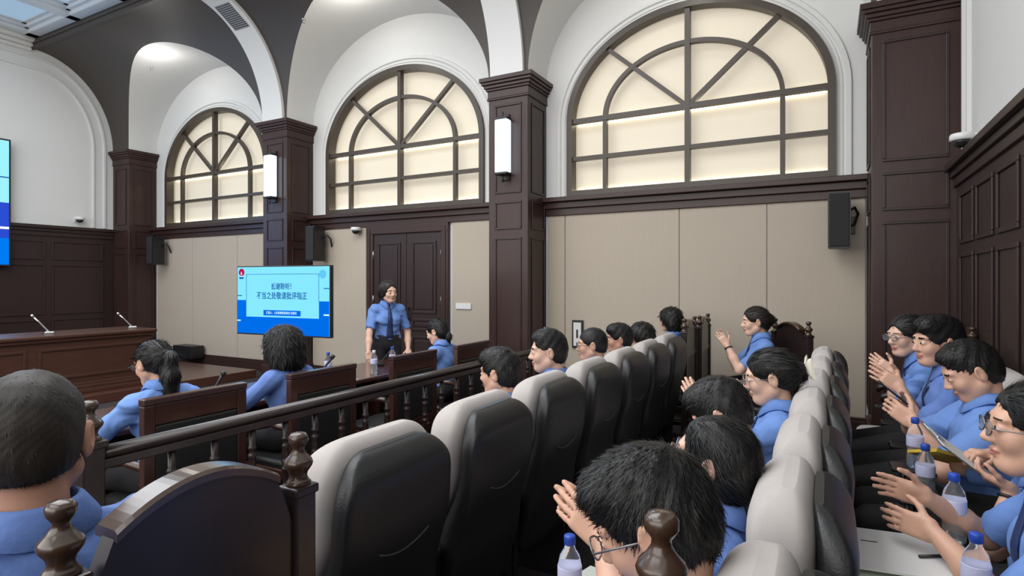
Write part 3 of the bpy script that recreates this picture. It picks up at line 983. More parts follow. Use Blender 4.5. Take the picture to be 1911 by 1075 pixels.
def counsel_proto():
    r = empty('counsel_chair')
    hw = 0.25
    mb = MB()
    for sy in (-1, 1):
        mb.box(-0.022, 0.022, sy * hw - 0.03, sy * hw + 0.03, 0, 1.02, 0.005)
    mb.build('back_posts', FURN, r) if False else mb.bm.free()
    for sy in (-1, 1):
        MB().box(-0.022, 0.022, sy * hw - 0.028, sy * hw + 0.028, 0, 1.0, 0.005).build('back_post', FURN, r)
    MB().box(-0.026, 0.026, -hw - 0.03, hw + 0.03, 1.0, 1.035, 0.006).box(-0.02, 0.02, -hw + 0.028, hw - 0.028, 0.90, 1.0, 0.004).build('top_rail', FURN, r)
    MB().box(-0.022, 0.026, -hw + 0.026, hw - 0.026, 0.52, 0.90, 0.012).build('back_panel', BLK, r)
    MB().box(-0.02, 0.02, -hw + 0.026, hw - 0.026, 0.46, 0.52, 0.004).build('lower_rail', FURN, r)
    MB().box(0.0, 0.52, -hw - 0.01, hw + 0.01, 0.37, 0.43, 0.008).build('seat_frame', FURN, r)
    MB().loft([selp(0.27, 0, 0.24 * k, 0.24 * k, z, 28, 6) for z, k in ((0.43, 1), (0.45, 1), (0.465, .97), (0.472, .88))]).build('seat', BLK, r)
    for sy in (-1, 1):
        y = sy * hw
        MB().box(0.46, 0.51, y - 0.025, y + 0.025, 0, 0.37, 0.006).build('front_leg', FURN, r)
        MB().tube([(0.02, y, 0.69), (0.2, y, 0.70), (0.38, y, 0.66), (0.46, y, 0.58), (0.48, y, 0.42)], [0.02, 0.022, 0.022, 0.02, 0.018], 12).build('armrest', FURN, r)
    return r


cp = counsel_proto()
for i, (y, lb) in enumerate(((1.86, 'square-backed counsel chair behind the woman with the long ponytail'),
                             (2.72, 'square-backed counsel chair behind the woman with short fluffy hair'),
                             (3.66, 'empty square-backed counsel chair at the desk before the standing woman'),
                             (4.52, 'square-backed counsel chair behind the seated woman by the double door'))):
    o = cp if i == 0 else copy_tree(cp)
    place(o, -2.88, y, PI, lb, 'chair')

# counsel desk
dk = empty('counsel_desk', (-3.85, 3.3, 0), 0, 'long glossy dark wood desk where the standing woman rests her hands', 'desk')
TOP = mat('glossy_desk_top', (0.060, 0.022, 0.017), 0.27, var=0.25, vscale=4, grain=(10, 1, 1), coat=0.5)
MB().box(-0.36, 0.34, -2.1, 2.15, 0.72, 0.76, 0.010).build('desk_top', TOP, dk)
MB().box(-0.32, -0.29, -2.05, 2.1, 0.04, 0.72).build('front_panel', FURN, dk)
for y in (-2.03, -0.66, 0.72, 2.08):
    MB().box(-0.30, 0.28, y - 0.02, y + 0.02, 0.0, 0.72, 0.004).build('support_panel', FURN, dk)
mb = MB()
mb.box(-0.34, -0.32, -2.08, 2.13, 0.0, 0.10, 0.006); mb.box(-0.335, -0.32, -2.08, 2.13, 0.62, 0.68, 0.004)
mb.build('moulding', FURN, dk)

# railing
rl = empty('railing', (-2.5, 3.3, 0), 0, 'dark wooden railing with turned balusters between the desk and the seats', 'railing')
MB().tube([(0, -2.10, 0.928), (0, 1.99, 0.928)], 0.036, 16, flat=0.72).box(-0.028, 0.028, -2.10, 1.99, 0.868, 0.905, 0.005).build('handrail', mat('rail_wood', (0.026, 0.017, 0.014), 0.32, coat=0.25), rl)
MB().box(-0.035, 0.035, -2.10, 1.99, 0.06, 0.12, 0.006).build('bottom_rail', FURND, rl)
for y, lb in ((-2.12, 0), (2.0, 1)):
    mb = MB().box(-0.04, 0.04, y - 0.04, y + 0.04, 0, 0.97, 0.006).box(-0.048, 0.048, y - 0.048, y + 0.048, 0.955, 0.985, 0.005).box(-0.052, 0.052, y - 0.052, y + 0.052, 0, 0.10, 0.005)
    nw = mb.build('newel_post', FURND, rl)
    MB().lathe(finial_prof(0.040), 24, M=Matrix.Translation((0, y, 0.983)) @ Matrix.Scale(0.98, 4)).build('finial', KNOB, nw)
bal = None
BP = [(0.017, 0.12), (0.017, 0.20), (0.024, 0.205), (0.024, 0.22), (0.015, 0.23), (0.022, 0.30), (0.026, 0.36), (0.022, 0.44), (0.014, 0.54), (0.013, 0.60), (0.020, 0.61),
      (0.022, 0.618), (0.020, 0.626), (0.014, 0.634), (0.018, 0.648), (0.022, 0.656), (0.018, 0.664), (0.016, 0.680), (0.0205, 0.70), (0.016, 0.725), (0.022, 0.738), (0.018, 0.746), (0.013, 0.756),
      (0.020, 0.770), (0.022, 0.778), (0.018, 0.786), (0.016, 0.79), (0.016, 0.872)]
for i in range(19):
    y = -1.80 + i * 0.2
    if bal is None:
        bal = MB().lathe(BP, 14).build('baluster', FURND, rl)
        o = bal
    else:
        o = bal.copy(); C.objects.link(o); o.parent = rl
    o.location = (0, y, 0)


# bottles, papers, microphones
def bottle(loc, lb, cap=CAP, s=1.0):
    r = empty('water_bottle', loc, 0, lb, 'bottle')
    r.scale = (s, s, s)
    MB().lathe([(0, 0.0), (0.028, 0.001), (0.031, 0.01), (0.0315, 0.06), (0.029, 0.075), (0.0315, 0.09), (0.0315, 0.135), (0.026, 0.160), (0.014, 0.180), (0.0125, 0.195), (0, 0.195)], 24).build('bottle_body', GLASS, r)
    MB().lathe([(0, 0.004), (0.026, 0.004), (0.028, 0.012), (0.0285, 0.058), (0.026, 0.074), (0.026, 0.085), (0, 0.085)], 20).build('water', mat('water', (0.85, 0.9, 0.95), 0.05, trans=0.9, ior=1.33), r)
    MB().lathe([(0.0322, 0.092), (0.0325, 0.094), (0.0325, 0.132), (0.0322, 0.134)], 24).build('label_band', LABELM, r)
    MB().lathe([(0, 0.213), (0.014, 0.213), (0.0155, 0.210), (0.0155, 0.190), (0.013, 0.188)], 20).build('cap', cap, r)
    return r


bottle((-3.62, 4.02, 0.760), 'clear water bottle with pale label standing on the desk before the standing woman', WHITEP)
bottle((-3.66, 4.32, 0.760), 'clear water bottle with blue cap on the desk beside a microphone')
bottle((-3.88, 3.72, 0.760), 'half-hidden water bottle on the desk beside a black microphone right of the slide display')
gooseneck((-3.86, 3.58, 0.760), R(60), 'black desk microphone right of the slide display stand', 0.17, 0.12, BLACKP, 0.014)
gooseneck((-3.90, 4.40, 0.760), R(60), 'black desk microphone before the standing woman', 0.17, 0.14, BLACKP, 0.006)
gooseneck((-3.90, 2.62, 0.760), R(60), 'black desk microphone between the ponytail woman and the fluffy-haired woman', 0.16, 0.08, BLACKP, 0.014)
gooseneck((-3.86, 3.10, 0.760), R(60), 'black desk microphone right of the fluffy-haired woman', 0.17, 0.10, BLACKP, 0.010)


def sheet(name, loc, rz, w_, h_, m, lb, cat, th=0.004, tilt=(0, 0)):
    o = MB().box(-w_ / 2, w_ / 2, -h_ / 2, h_ / 2, 0, th).build(name, m)
    o.location = loc; o.rotation_euler = (tilt[0], tilt[1], rz)
    return tag(o, lb, cat)


sheet('paper_sheet', (-3.60, 3.55, 0.761), R(12), 0.21, 0.30, PAPER, 'white sheet of paper on the desk by the empty counsel chair', 'paper')
sheet('paper_sheet', (-3.66, 2.40, 0.761), R(5), 0.21, 0.30, PAPER, 'white sheet of paper on the desk before the fluffy-haired woman', 'paper')
sheet('paper_sheet', (-3.68, 1.75, 0.761), R(-4), 0.21, 0.30, PAPER, 'white sheet of paper on the desk before the ponytail woman', 'paper')


# ------------------------------------------------------------------ people: signed-distance bodies meshed with surface nets
def V3(*a): return np.array(a, dtype=np.float64)


def nrm(v):
    v = np.asarray(v, float)
    return v / (np.linalg.norm(v) + 1e-12)


class Sd:
    def __init__(s): s.ops = []

    def add(s, f, k=0.02, mode='a'):
        s.ops.append((mode, f, k)); return s

    def cap(s, a, b, ra, rb=None, k=0.02, mode='a'):
        rb = ra if rb is None else rb
        return s.add(cap(a, b, ra, rb), k, mode)

    def ell(s, c, r, M=None, k=0.02, mode='a'):
        return s.add(ell(c, r, M), k, mode)

    def clone(s):
        o = Sd(); o.ops = list(s.ops); return o

    def __call__(s, P):
        F = None
        for mode, (f, lo, hi), k in s.ops:
            d = f(P)
            F = d if F is None else comb(F, d, mode, k)
        return F


def comb(F, d, mode, k):
    if mode == 'a':
        h = np.maximum(k - np.abs(F - d), 0) / max(k, 1e-6)
        return np.minimum(F, d) - h * h * k * 0.25
    if mode == 's': d = -d
    h = np.maximum(k - np.abs(F - d), 0) / max(k, 1e-6)
    return np.maximum(F, d) + h * h * k * 0.25


def cap(a, b, ra, rb):
    a = np.asarray(a, float); b = np.asarray(b, float)
    ab = b - a; L = ab @ ab + 1e-12
    def f(P):
        q = P - a
        t = np.clip((q @ ab) / L, 0, 1)
        return np.linalg.norm(q - t[..., None] * ab, axis=-1) - (ra + (rb - ra) * t)
    r = max(ra, rb)
    return f, np.minimum(a, b) - r, np.maximum(a, b) + r


def ell(c, r, M=None):
    c = np.asarray(c, float); r = np.asarray(r, float)
    def f(P):
        q = P - c
        if M is not None: q = q @ M          # columns of M are the local axes
        k0 = np.linalg.norm(q / r, axis=-1); k1 = np.linalg.norm(q / (r * r), axis=-1) + 1e-9
        return k0 * (k0 - 1) / k1
    m = r.max()
    return f, c - m, c + m


def rbox(c, h, M, rad):
    c = np.asarray(c, float); h = np.asarray(h, float)
    def f(P):
        q = np.abs((P - c) @ M) - h + rad
        return np.linalg.norm(np.maximum(q, 0), axis=-1) + np.minimum(q.max(-1), 0) - rad
    m = np.linalg.norm(h)
    return f, c - m, c + m


def plane(c, n):
    """negative on the side opposite to n"""
    c = np.asarray(c, float); n = nrm(n)
    return (lambda P: (P - c) @ n), V3(-9, -9, -9), V3(9, 9, 9)


def inter(A, *Bs):
    def f(P):
        d = A[0](P)
        for B in Bs: d = np.maximum(d, B[0](P))
        return d
    return f, A[1], A[2]


def mesh_sdf(S, h, noise=None):
    solid = [o for o in S.ops if o[0] == 'a']
    lo = np.min([o[1][1] for o in solid], 0) - 0.02
    hi = np.max([o[1][2] for o in solid], 0) + 0.02
    n = np.ceil((hi - lo) / h).astype(int) + 2
    ax = [lo[i] + h * np.arange(n[i]) for i in range(3)]
    F = np.full(n, 1.0, np.float32)
    for mode, (f, l, u), k in S.ops:
        m = k + 3 * h + 0.012
        i0 = np.maximum(0, np.floor((l - m - lo) / h).astype(int)); i1 = np.minimum(n, np.ceil((u + m - lo) / h).astype(int) + 1)
        if (i1 <= i0).any(): continue
        sl = tuple(slice(a, b) for a, b in zip(i0, i1))
        if mode != 'a':
            # only where there is something to cut
            G = np.argwhere(F[sl] < 0.06)
            if len(G) == 0: continue
            P = np.stack([ax[i][i0[i] + G[:, i]] for i in range(3)], -1)
            sub = F[sl]
            v = sub[G[:, 0], G[:, 1], G[:, 2]]
            sub[G[:, 0], G[:, 1], G[:, 2]] = comb(v, f(P), mode, k)
            continue
        X, Y, Z = np.meshgrid(ax[0][sl[0]], ax[1][sl[1]], ax[2][sl[2]], indexing='ij')
        F[sl] = comb(F[sl], f(np.stack([X, Y, Z], -1)), mode, k)
    if noise is not None:
        G = np.argwhere(np.abs(F) < 0.03)
        P = np.stack([ax[i][G[:, i]] for i in range(3)], -1)
        F[G[:, 0], G[:, 1], G[:, 2]] += noise(P)
    F[F == 0] = 1e-6
    I = F < 0
    cnt = np.zeros(n - 1, np.uint8)
    for dx in (0, 1):
        for dy in (0, 1):
            for dz in (0, 1):
                cnt += I[dx:n[0] - 1 + dx, dy:n[1] - 1 + dy, dz:n[2] - 1 + dz]
    act = np.argwhere((cnt > 0) & (cnt < 8))
    ids = np.full(n - 1, -1, np.int32)
    ids[act[:, 0], act[:, 1], act[:, 2]] = np.arange(len(act))
    acc = np.zeros((len(act), 3)); num = np.zeros(len(act))
    cor = [(x, y, z) for x in (0, 1) for y in (0, 1) for z in (0, 1)]
    val = {c: F[act[:, 0] + c[0], act[:, 1] + c[1], act[:, 2] + c[2]].astype(float) for c in cor}
    for a in cor:
        for d in range(3):
            if a[d]: continue
            b = list(a); b[d] = 1; b = tuple(b)
            va, vb = val[a], val[b]
            m = (va < 0) != (vb < 0)
            t = np.where(m, va / np.where(m, va - vb, 1), 0)
            p = np.array(a, float)[None, :].repeat(len(act), 0); p[:, d] += t
            acc[m] += p[m]; num[m] += 1
    vert = (act + acc / num[:, None]) * h + lo
    quads = []
    for d in range(3):
        e = [1, 1, 1]
        sa = [slice(1, n[i] - 1) for i in range(3)]; sb = list(sa)
        sa[d] = slice(0, n[d] - 1); sb[d] = slice(1, n[d])
        A = I[tuple(sa)]; B = I[tuple(sb)]
        E_ = np.argwhere(A != B)
        if len(E_) == 0: continue
        off = [1, 1, 1]; off[d] = 0
        g = E_ + off
        flip = A[E_[:, 0], E_[:, 1], E_[:, 2]]
        u, v = (d + 1) % 3, (d + 2) % 3
        def cid(du, dv):
            c = g.copy(); c[:, u] -= du; c[:, v] -= dv
            return ids[c[:, 0], c[:, 1], c[:, 2]]
        q = np.stack([cid(1, 1), cid(0, 1), cid(0, 0), cid(1, 0)], -1)
        q[~flip] = q[~flip][:, ::-1]
        quads.append(q)
    Q = np.concatenate(quads)
    Q = Q[(Q >= 0).all(1)]
    return vert, Q


def np_mesh(name, vert, Q, mats, parent, matidx=None):
    me = bpy.data.meshes.new(name)
    me.vertices.add(len(vert)); me.vertices.foreach_set('co', vert.astype(np.float32).ravel())
    me.loops.add(len(Q) * 4); me.loops.foreach_set('vertex_index', Q.astype(np.int32).ravel())
    me.polygons.add(len(Q))
    me.polygons.foreach_set('loop_start', np.arange(0, len(Q) * 4, 4, dtype=np.int32))
    me.update(calc_edges=True)
    me.polygons.foreach_set('use_smooth', np.ones(len(Q), bool))
    for m in (mats if isinstance(mats, (list, tuple)) else [mats]): me.materials.append(m)
    if matidx is not None: me.polygons.foreach_set('material_index', matidx.astype(np.int32))
    me.validate()
    o = bpy.data.objects.new(name, me)
    C.objects.link(o)
    o.parent = parent
    return o


def rotm(yaw, pitch=0.0, roll=0.0):
    """columns: forward, left, up; pitch > 0 looks down"""
    return np.array(Matrix.Rotation(yaw, 3, 'Z') @ Matrix.Rotation(pitch, 3, 'Y') @ Matrix.Rotation(roll, 3, 'X'))


def ik(S_, W_, l1, l2, pole):
    d = W_ - S_; L = np.linalg.norm(d)
    if L > (l1 + l2) * 0.995:
        W_ = S_ + d / L * (l1 + l2) * 0.995; d = W_ - S_; L = np.linalg.norm(d)
    x = (l1 * l1 - l2 * l2 + L * L) / (2 * L)
    hgt = math.sqrt(max(0, l1 * l1 - x * x))
    u = d / L
    p = np.asarray(pole, float); p = nrm(p - u * (p @ u))
    return S_ + u * x + p * hgt, W_


def hand(S, W, d, nrml, th, s=1.0, curl=0.35, spread=0.05, fore=None):
    """d: finger direction, nrml: the way the palm faces, th: side of the thumb"""
    d = nrm(d); th = nrm(np.asarray(th) - d * (np.asarray(th) @ d)); nn = np.cross(d, th)
    if nn @ np.asarray(nrml, float) < 0: nn = -nn
    M = np.stack([d, th, nn], 1)
    S.add(rbox(W + d * 0.046 * s, V3(0.045, 0.038, 0.0135) * s, M, 0.012 * s), 0.018)
    S.ell(W + (d * 0.03 + th * 0.020 + nn * 0.006) * s, V3(0.035, 0.017, 0.014) * s, M, k=0.012)
    for j, (off, L, r) in enumerate(((0.029, 0.070, 0.0093), (0.0098, 0.078, 0.0095), (-0.0095, 0.073, 0.0091), (-0.028, 0.057, 0.0082))):
        b = W + (d * (0.086 - 0.004 * abs(j - 1)) + th * off) * s
        ang = 0; sp = (1.2 - j) * spread
        for q, (fr, rr) in enumerate(((0.42, 1.0), (0.32, 0.92), (0.26, 0.82))):
            ang += curl * (0.6, 1.0, 0.8)[q] * (1 + 0.07 * j)
            dd = nrm(d * math.cos(ang) + nn * math.sin(ang) + th * sp * math.cos(ang))
            e = b + dd * L * fr * s
            S.cap(b, e, r * rr * s, r * rr * 0.93 * s, k=0.0035)
            b = e
    b = W + (d * 0.028 + th * 0.033 + nn * 0.004) * s
    for (dd, L, r) in ((d * 0.65 + th * 0.70 + nn * 0.25, 0.036, 0.0115), (d * 0.82 + th * 0.42 + nn * 0.35, 0.031, 0.0098), (d * 0.92 + th * 0.22 + nn * 0.4, 0.024, 0.0088)):
        e = b + nrm(dd) * L * s
        S.cap(b, e, r * s, r * 0.93 * s, k=0.006)
        b = e


def add_head(S, hc, hm, s, fem, fat=0.0):
    def T(x, y, z): return hc + hm @ (V3(x, y, z) * s)
    def E(x, y, z, a, b, c, k=0.02, mode='a'):
        S.ell(T(x, y, z), V3(a, b, c) * s, hm, k=k * s, mode=mode)
    jw = 0.94 if fem else 1.0
    E(-0.012, 0, 0.032, 0.098, 0.077, 0.088)
    E(0.030, 0, -0.030, 0.060, (0.058 + fat * .010) * jw, 0.080, k=0.03)
    E(0.060, 0, -0.094, 0.024, 0.024 * jw, 0.018, k=0.03)
    for sy in (-1, 1):
        S.cap(T(0.050, sy * 0.022, -0.094), T(-0.004, sy * (0.055 + fat * .006) * jw, -0.052), 0.018 * s, 0.022 * s, k=0.03)
        E(0.060, sy * 0.036, -0.028, 0.024, 0.024 + fat * .006, 0.026, k=0.02)
        E(0.078, sy * 0.026, 0.026, 0.014, 0.026, 0.010, k=0.018)
    S.cap(T(0.086, 0, 0.016), T(0.103, 0, -0.026), 0.0075 * s, 0.0115 * s, k=0.014)
    E(0.105, 0, -0.031, 0.0115, 0.0125, 0.0095, k=0.008)
    for sy in (-1, 1):
        E(0.096, sy * 0.012, -0.034, 0.010, 0.0075, 0.0075, k=0.006)
        E(0.099, sy * 0.032, 0.003, 0.016, 0.016, 0.0085, k=0.012, mode='s')
        E(0.079, sy * 0.031, 0.002, 0.0145, 0.0165, 0.0125, k=0.004)
    E(0.086, 0, -0.058, 0.012, 0.023, 0.0062, k=0.006)
    E(0.085, 0, -0.069, 0.012, 0.019, 0.0066, k=0.006)
    E(0.101, 0, -0.0635, 0.010, 0.021, 0.0016, k=0.003, mode='s')
    for sy in (-1, 1):
        Me = hm @ np.array(Matrix.Rotation(sy * 0.35, 3, 'Z') @ Matrix.Rotation(0.15, 3, 'Y'))
        S.ell(T(-0.010, sy * 0.084, -0.004), V3(0.022, 0.0085, 0.034) * s, Me, k=0.008)
        S.ell(T(-0.004, sy * 0.094, 0.002), V3(0.012, 0.006, 0.019) * s, Me, k=0.005, mode='s')


HAIRSEED = [0]


def add_strands(h, v, Q, hc, hm, s, res, style):
    """fine locks lying over the hair volume, part of the same mesh"""
    n = {True: 14000, False: 4200}[res < 0.005] if res < 0.0068 else 1400
    w0 = (0.0008 if res < 0.005 else 0.0016) if res < 0.0068 else 0.0028
    L0 = {'spiky': 0.022, 'thin': 0.010, 'fade': 0.014, 'short': 0.022, 'fluffy': 0.050, 'wavy': 0.045}.get(style, 0.055)
    lift = {'spiky': 0.24, 'thin': 0.16, 'fade': 0.22, 'short': 0.16, 'fluffy': 0.22, 'wavy': 0.08}.get(style, 0.035)
    c = v[Q]
    nr = np.cross(c[:, 2] - c[:, 0], c[:, 3] - c[:, 1]); A = np.linalg.norm(nr, axis=1); nr /= (A[:, None] + 1e-12)
    idx = rng.choice(len(Q), n, p=A / A.sum())
    wts = rng.dirichlet((1, 1, 1, 1), n)
    P = (c[idx] * wts[..., None]).sum(1); N_ = nr[idx]
    if ((P - P.mean(0)) * N_).sum() < 0: N_ = -N_
    crown = hc + hm @ V3(-0.055, 0.01, 0.115) * s
    if style in ('pony', 'bun', 'bow', 'lowpony', 'wavy'):
        tgt = hc + hm @ (V3(-0.105, 0, 0.02) if style != 'lowpony' else V3(-0.10, 0, -0.05)) * s
        D = tgt - P
        far = np.linalg.norm(D, axis=1) < 0.05
        tail = ((P - hc) @ hm)[:, 0] < -0.10 * s
        D[far | tail] = V3(0, 0, -1)
    else:
        D = P - crown + V3(0, 0, -0.02)
        if style in ('short', 'spiky', 'fade'):
            D = D + (hm @ V3(0.05, 0.02, 0)) * np.clip(((P - hc) @ hm)[:, 2:3] * 14, 0, 1)
    D = D - N_ * (D * N_).sum(1)[:, None]
    D /= np.linalg.norm(D, axis=1)[:, None] + 1e-9
    D += rng.normal(0, 0.16 if style not in ('pony', 'bun', 'bow', 'lowpony') else 0.05, D.shape)
    L = L0 * s * rng.uniform(0.5, 1.15, n)[:, None]
    side = np.cross(D, N_); side /= np.linalg.norm(side, axis=1)[:, None] + 1e-9
    lf = lift * rng.uniform(0.3, 1.3, n)[:, None]
    pts = []
    for t, ww in ((0.0, 0.9), (0.35, 1.0), (0.7, 0.75), (1.0, 0.1)):
        q = P + D * L * t + N_ * (-0.0015 + lf * L * (t - 0.55 * t * t) - 0.10 * L * t * t * (0.0 if lift > 0.2 else 1))
        pts.append(q - side * w0 * ww); pts.append(q + side * w0 * ww)
    VV = np.stack(pts, 1).reshape(-1, 3)
    base = (np.arange(n) * 8)[:, None]
    FF = np.concatenate([base + np.array([[0, 1, 3, 2]]), base + np.array([[2, 3, 5, 4]]), base + np.array([[4, 5, 7, 6]])])
    name = h.data.name
    allv = np.vstack([v, VV]); allq = np.vstack([Q, FF + len(v)])
    me = bpy.data.meshes.new(name)
    me.vertices.add(len(allv)); me.vertices.foreach_set('co', allv.astype(np.float32).ravel())
    me.loops.add(len(allq) * 4); me.loops.foreach_set('vertex_index', allq.astype(np.int32).ravel())
    me.polygons.add(len(allq)); me.polygons.foreach_set('loop_start', np.arange(0, len(allq) * 4, 4, dtype=np.int32))
    me.update(calc_edges=True)
    me.polygons.foreach_set('use_smooth', np.ones(len(allq), bool))
    me.materials.append(h.data.materials[0])
    old = h.data
    h.data = me
    bpy.data.meshes.remove(old)



def add_hair(style, hc, hm, s, res, parent, m, th=0.0):
    S = Sd()
    def T(x, y, z): return hc + hm @ (V3(x, y, z) * s)
    def E(x, y, z, a, b, c, k=0.02, mode='a'):
        S.ell(T(x, y, z), V3(a, b, c) * s, hm, k=k * s, mode=mode)
    if style == 'thin':
        E(-0.014, 0, 0.034, 0.102, 0.0815, 0.093)
        E(-0.045, 0, -0.015, 0.066, 0.073, 0.075, k=0.03)
    elif style in ('short', 'fade', 'spiky'):
        E(-0.014, 0, 0.040, 0.108 if style != 'fade' else 0.103, 0.084 if style != 'fade' else 0.0800, 0.096)
        E(-0.040, 0, -0.008, 0.074, 0.079 if style == 'short' else 0.075, 0.082, k=0.03)
        E(0.015, 0, 0.088, 0.076, 0.064, 0.042, k=0.03)
        if style != 'fade': E(0.052, 0.012, 0.084, 0.040 if style == 'short' else 0.048, 0.056, 0.034, k=0.03)
    elif style == 'bob':
        E(-0.018, 0, 0.038, 0.122, 0.104, 0.108)
        E(-0.050, 0, -0.045, 0.088, 0.104, 0.115, k=0.05)
    elif style == 'fluffy':
        E(-0.030, 0, 0.035, 0.140, 0.128, 0.122)
        E(-0.060, 0, -0.060, 0.110, 0.135, 0.125, k=0.05)
    elif style == 'wavy':
        E(-0.016, 0, 0.040, 0.108, 0.086, 0.096)
        for sy in (-1, 1):
            E(-0.025, sy * 0.064, 0.0, 0.055, 0.026, 0.060, k=0.03)
        E(-0.055, 0, -0.015, 0.070, 0.084, 0.080, k=0.05)
    elif style == 'puffy':
        E(-0.016, 0, 0.045, 0.118, 0.100, 0.104)
        E(-0.040, 0, -0.015, 0.092, 0.102, 0.100, k=0.05)
    else:
        E(-0.014, 0, 0.036, 0.106, 0.083, 0.094)
        E(-0.045, 0, -0.018, 0.072, 0.077, 0.080, k=0.03)
    if style in ('fade', 'short'): E(0.128, 0, 0.0 if style == 'short' else 0.012, 0.056 if style == 'short' else 0.072, 0.064 if style == 'short' else 0.078, 0.062 if style == 'short' else 0.080, k=0.012, mode='s')
    # cut the face free
    if style == 'wavy': E(0.120, 0, 0.010, 0.066, 0.066, 0.082, k=0.012, mode='s')
    if style in ('bun', 'pony', 'lowpony', 'bow'):
        E(0.118, 0, 0.0, 0.062, 0.070, 0.080, k=0.012, mode='s')
    low = style in ('bob', 'puffy', 'pony', 'bun', 'bow', 'fluffy', 'wavy')
    E(0.125, 0, -0.062, 0.088, 0.098, 0.122 if not low else 0.118, k=0.012, mode='s')
    if style not in ('bob', 'fluffy', 'wavy'):
        for sy in (-1, 1):
            E(0.004, sy * 0.093, -0.022, 0.028, 0.034, 0.038, k=0.01, mode='s')
            E(0.040, sy * 0.085, -0.060, 0.060, 0.040, 0.055, k=0.01, mode='s')
    if style in ('short', 'spiky', 'thin', 'fade', 'puffy'):
        S.add(plane(T(-0.09, 0, -0.078 if style != 'thin' else -0.060), hm @ V3(0.30, 0, -1.0)), 0.012, 's' if False else 'i')
    elif style in ('pony', 'bun', 'bow'):
        S.add(plane(T(-0.09, 0, -0.075), hm @ V3(0.55, 0, -1.0)), 0.012, 'i')
    if style == 'pony':
        root = T(-0.100, 0, 0.028)
        pts = [root, root + hm @ V3(-0.035, 0, -0.020) * s, root + V3(0, 0, -0.12) * s + hm @ V3(-0.045, 0, 0) * s, root + V3(0, 0, -0.26) * s + hm @ V3(-0.030, 0, 0) * s, root + V3(0, 0, -0.43) * s + hm @ V3(-0.02, 0, 0) * s]
        rr = [0.022, 0.034, 0.046, 0.050, 0.026]
        for i in range(4): S.cap(pts[i], pts[i + 1], rr[i] * s, rr[i + 1] * s, k=0.02)
    if style == 'wavy':
        S.add(plane(T(-0.09, 0, -0.085), V3(0, 0, -1)), 0.02, 'i')
    if style == 'lowpony':
        root = T(-0.092, 0, -0.045)
        pts = [root, root + V3(0, 0, -0.03) + hm @ V3(-0.025, 0, 0) * s, root + V3(0, 0, -0.16) * s + hm @ V3(-0.005, 0, 0) * s, root + V3(0, 0, -0.27) * s + hm @ V3(0.0, 0, 0) * s]
        rr = [0.024, 0.032, 0.034, 0.014]
        for i in range(3): S.cap(pts[i], pts[i + 1], rr[i] * s, rr[i + 1] * s, k=0.02)
    if style in ('bun', 'bow'):
        E(-0.118, 0.0, 0.012, 0.040, 0.045, 0.045, k=0.02)
    HAIRSEED[0] += 1.7
    q = HAIRSEED[0]
    amp = {'spiky': 0.0018, 'puffy': 0.0035, 'bob': 0.003, 'thin': 0.0008}.get(style, 0.0020)
    def noise(P):
        L = (P - hc) @ hm
        a = np.arctan2(L[:, 1], L[:, 0] + 0.02)
        return amp * (np.sin(a * 34 + 18 * np.sin(L[:, 2] * 22 + q)) * 0.6 + np.sin(L[:, 1] * 190 + 30 * L[:, 0] + q) * 0.5 + np.sin(L[:, 0] * 120 + L[:, 2] * 90 + 2 * q) * 0.5)
    v, Q = mesh_sdf(S, res, noise)
    h = np_mesh('hair', v, Q, m, parent)
    add_strands(h, v, Q, hc, hm, s, res, style)
    if style == 'pony':
        r = T(-0.112, 0, 0.026)
        MBt = MB().tube([tuple(np.array(r) + hm @ V3(0, 0.024 * math.cos(t), 0.024 * math.sin(t))) for t in np.linspace(0, 2 * PI, 17)[:-1]], 0.006, 8, closed=True)
        MBt.build('hair_tie', mat('hair_tie_cream', (0.6, 0.5, 0.4), 0.5), h)
    if style == 'bow':
        mb = MB()
        Mh = Matrix(np.vstack([np.hstack([hm, np.array(T(-0.135, 0.0, 0.022))[:, None]]), [0, 0, 0, 1]]).tolist())
        for sy in (-1, 1):
            rings = []
            for t, w_, th_ in ((0.0, 0.012, 0.006), (0.02, 0.025, 0.018), (0.05, 0.045, 0.020), (0.075, 0.050, 0.010)):
                rings.append([(-0.015 - t * 0.3 + th_ * math.cos(a) * .5, sy * t, 0.0 + w_ * math.sin(a)) for a in np.linspace(0, 2 * PI, 13)[:-1]])
            mb.loft(rings, M=Mh)
        mb.build('hair_bow', mat('cream_bow', (0.72, 0.68, 0.56), 0.6), h)
    return h


def glasses(hc, hm, s, parent, m):
    Mh = Matrix(np.vstack([np.hstack([hm * s, np.array(hc)[:, None]]), [0, 0, 0, 1]]).tolist())
    mb = MB()
    for sy in (-1, 1):
        mb.tube([(0.110 - 0.004 * abs(math.cos(t)), sy * (0.032 + 0.025 * math.cos(t)), 0.000 + 0.019 * math.sin(t)) for t in np.linspace(0, 2 * PI, 25)[:-1]], 0.0019, 6, closed=True, M=Mh)
        mb.tube([(0.106, sy * 0.057, 0.004), (0.098, sy * 0.076, 0.005), (0.04, sy * 0.082, 0.004), (-0.008, sy * 0.085, 0.002)], 0.0019, 6, M=Mh)
    mb.tube([(0.108, -0.009, 0.004), (0.113, 0, 0.007), (0.108, 0.009, 0.004)], 0.0018, 6, M=Mh)
    g = mb.build('glasses', m, parent)
    for sy in (-1, 1):
        MB().loft([[(x, sy * (0.032 + 0.0235 * math.cos(t)), 0.0175 * math.sin(t)) for t in np.linspace(0, 2 * PI, 21)[:-1]] for x in (0.1065, 0.1075)], M=Mh).build('lens', GLASS, g)


def push_out(S, P, off):
    P = np.array(P, float)
    e = 0.004
    for _ in range(6):
        d = S(P)
        g = np.stack([S(P + V3(*[e if i == j else 0 for j in range(3)])) - d for i in range(3)], -1) / e
        g /= (np.linalg.norm(g, axis=1, keepdims=True) + 1e-9)
        P += g * (off - d)[:, None] * 0.9
    return P


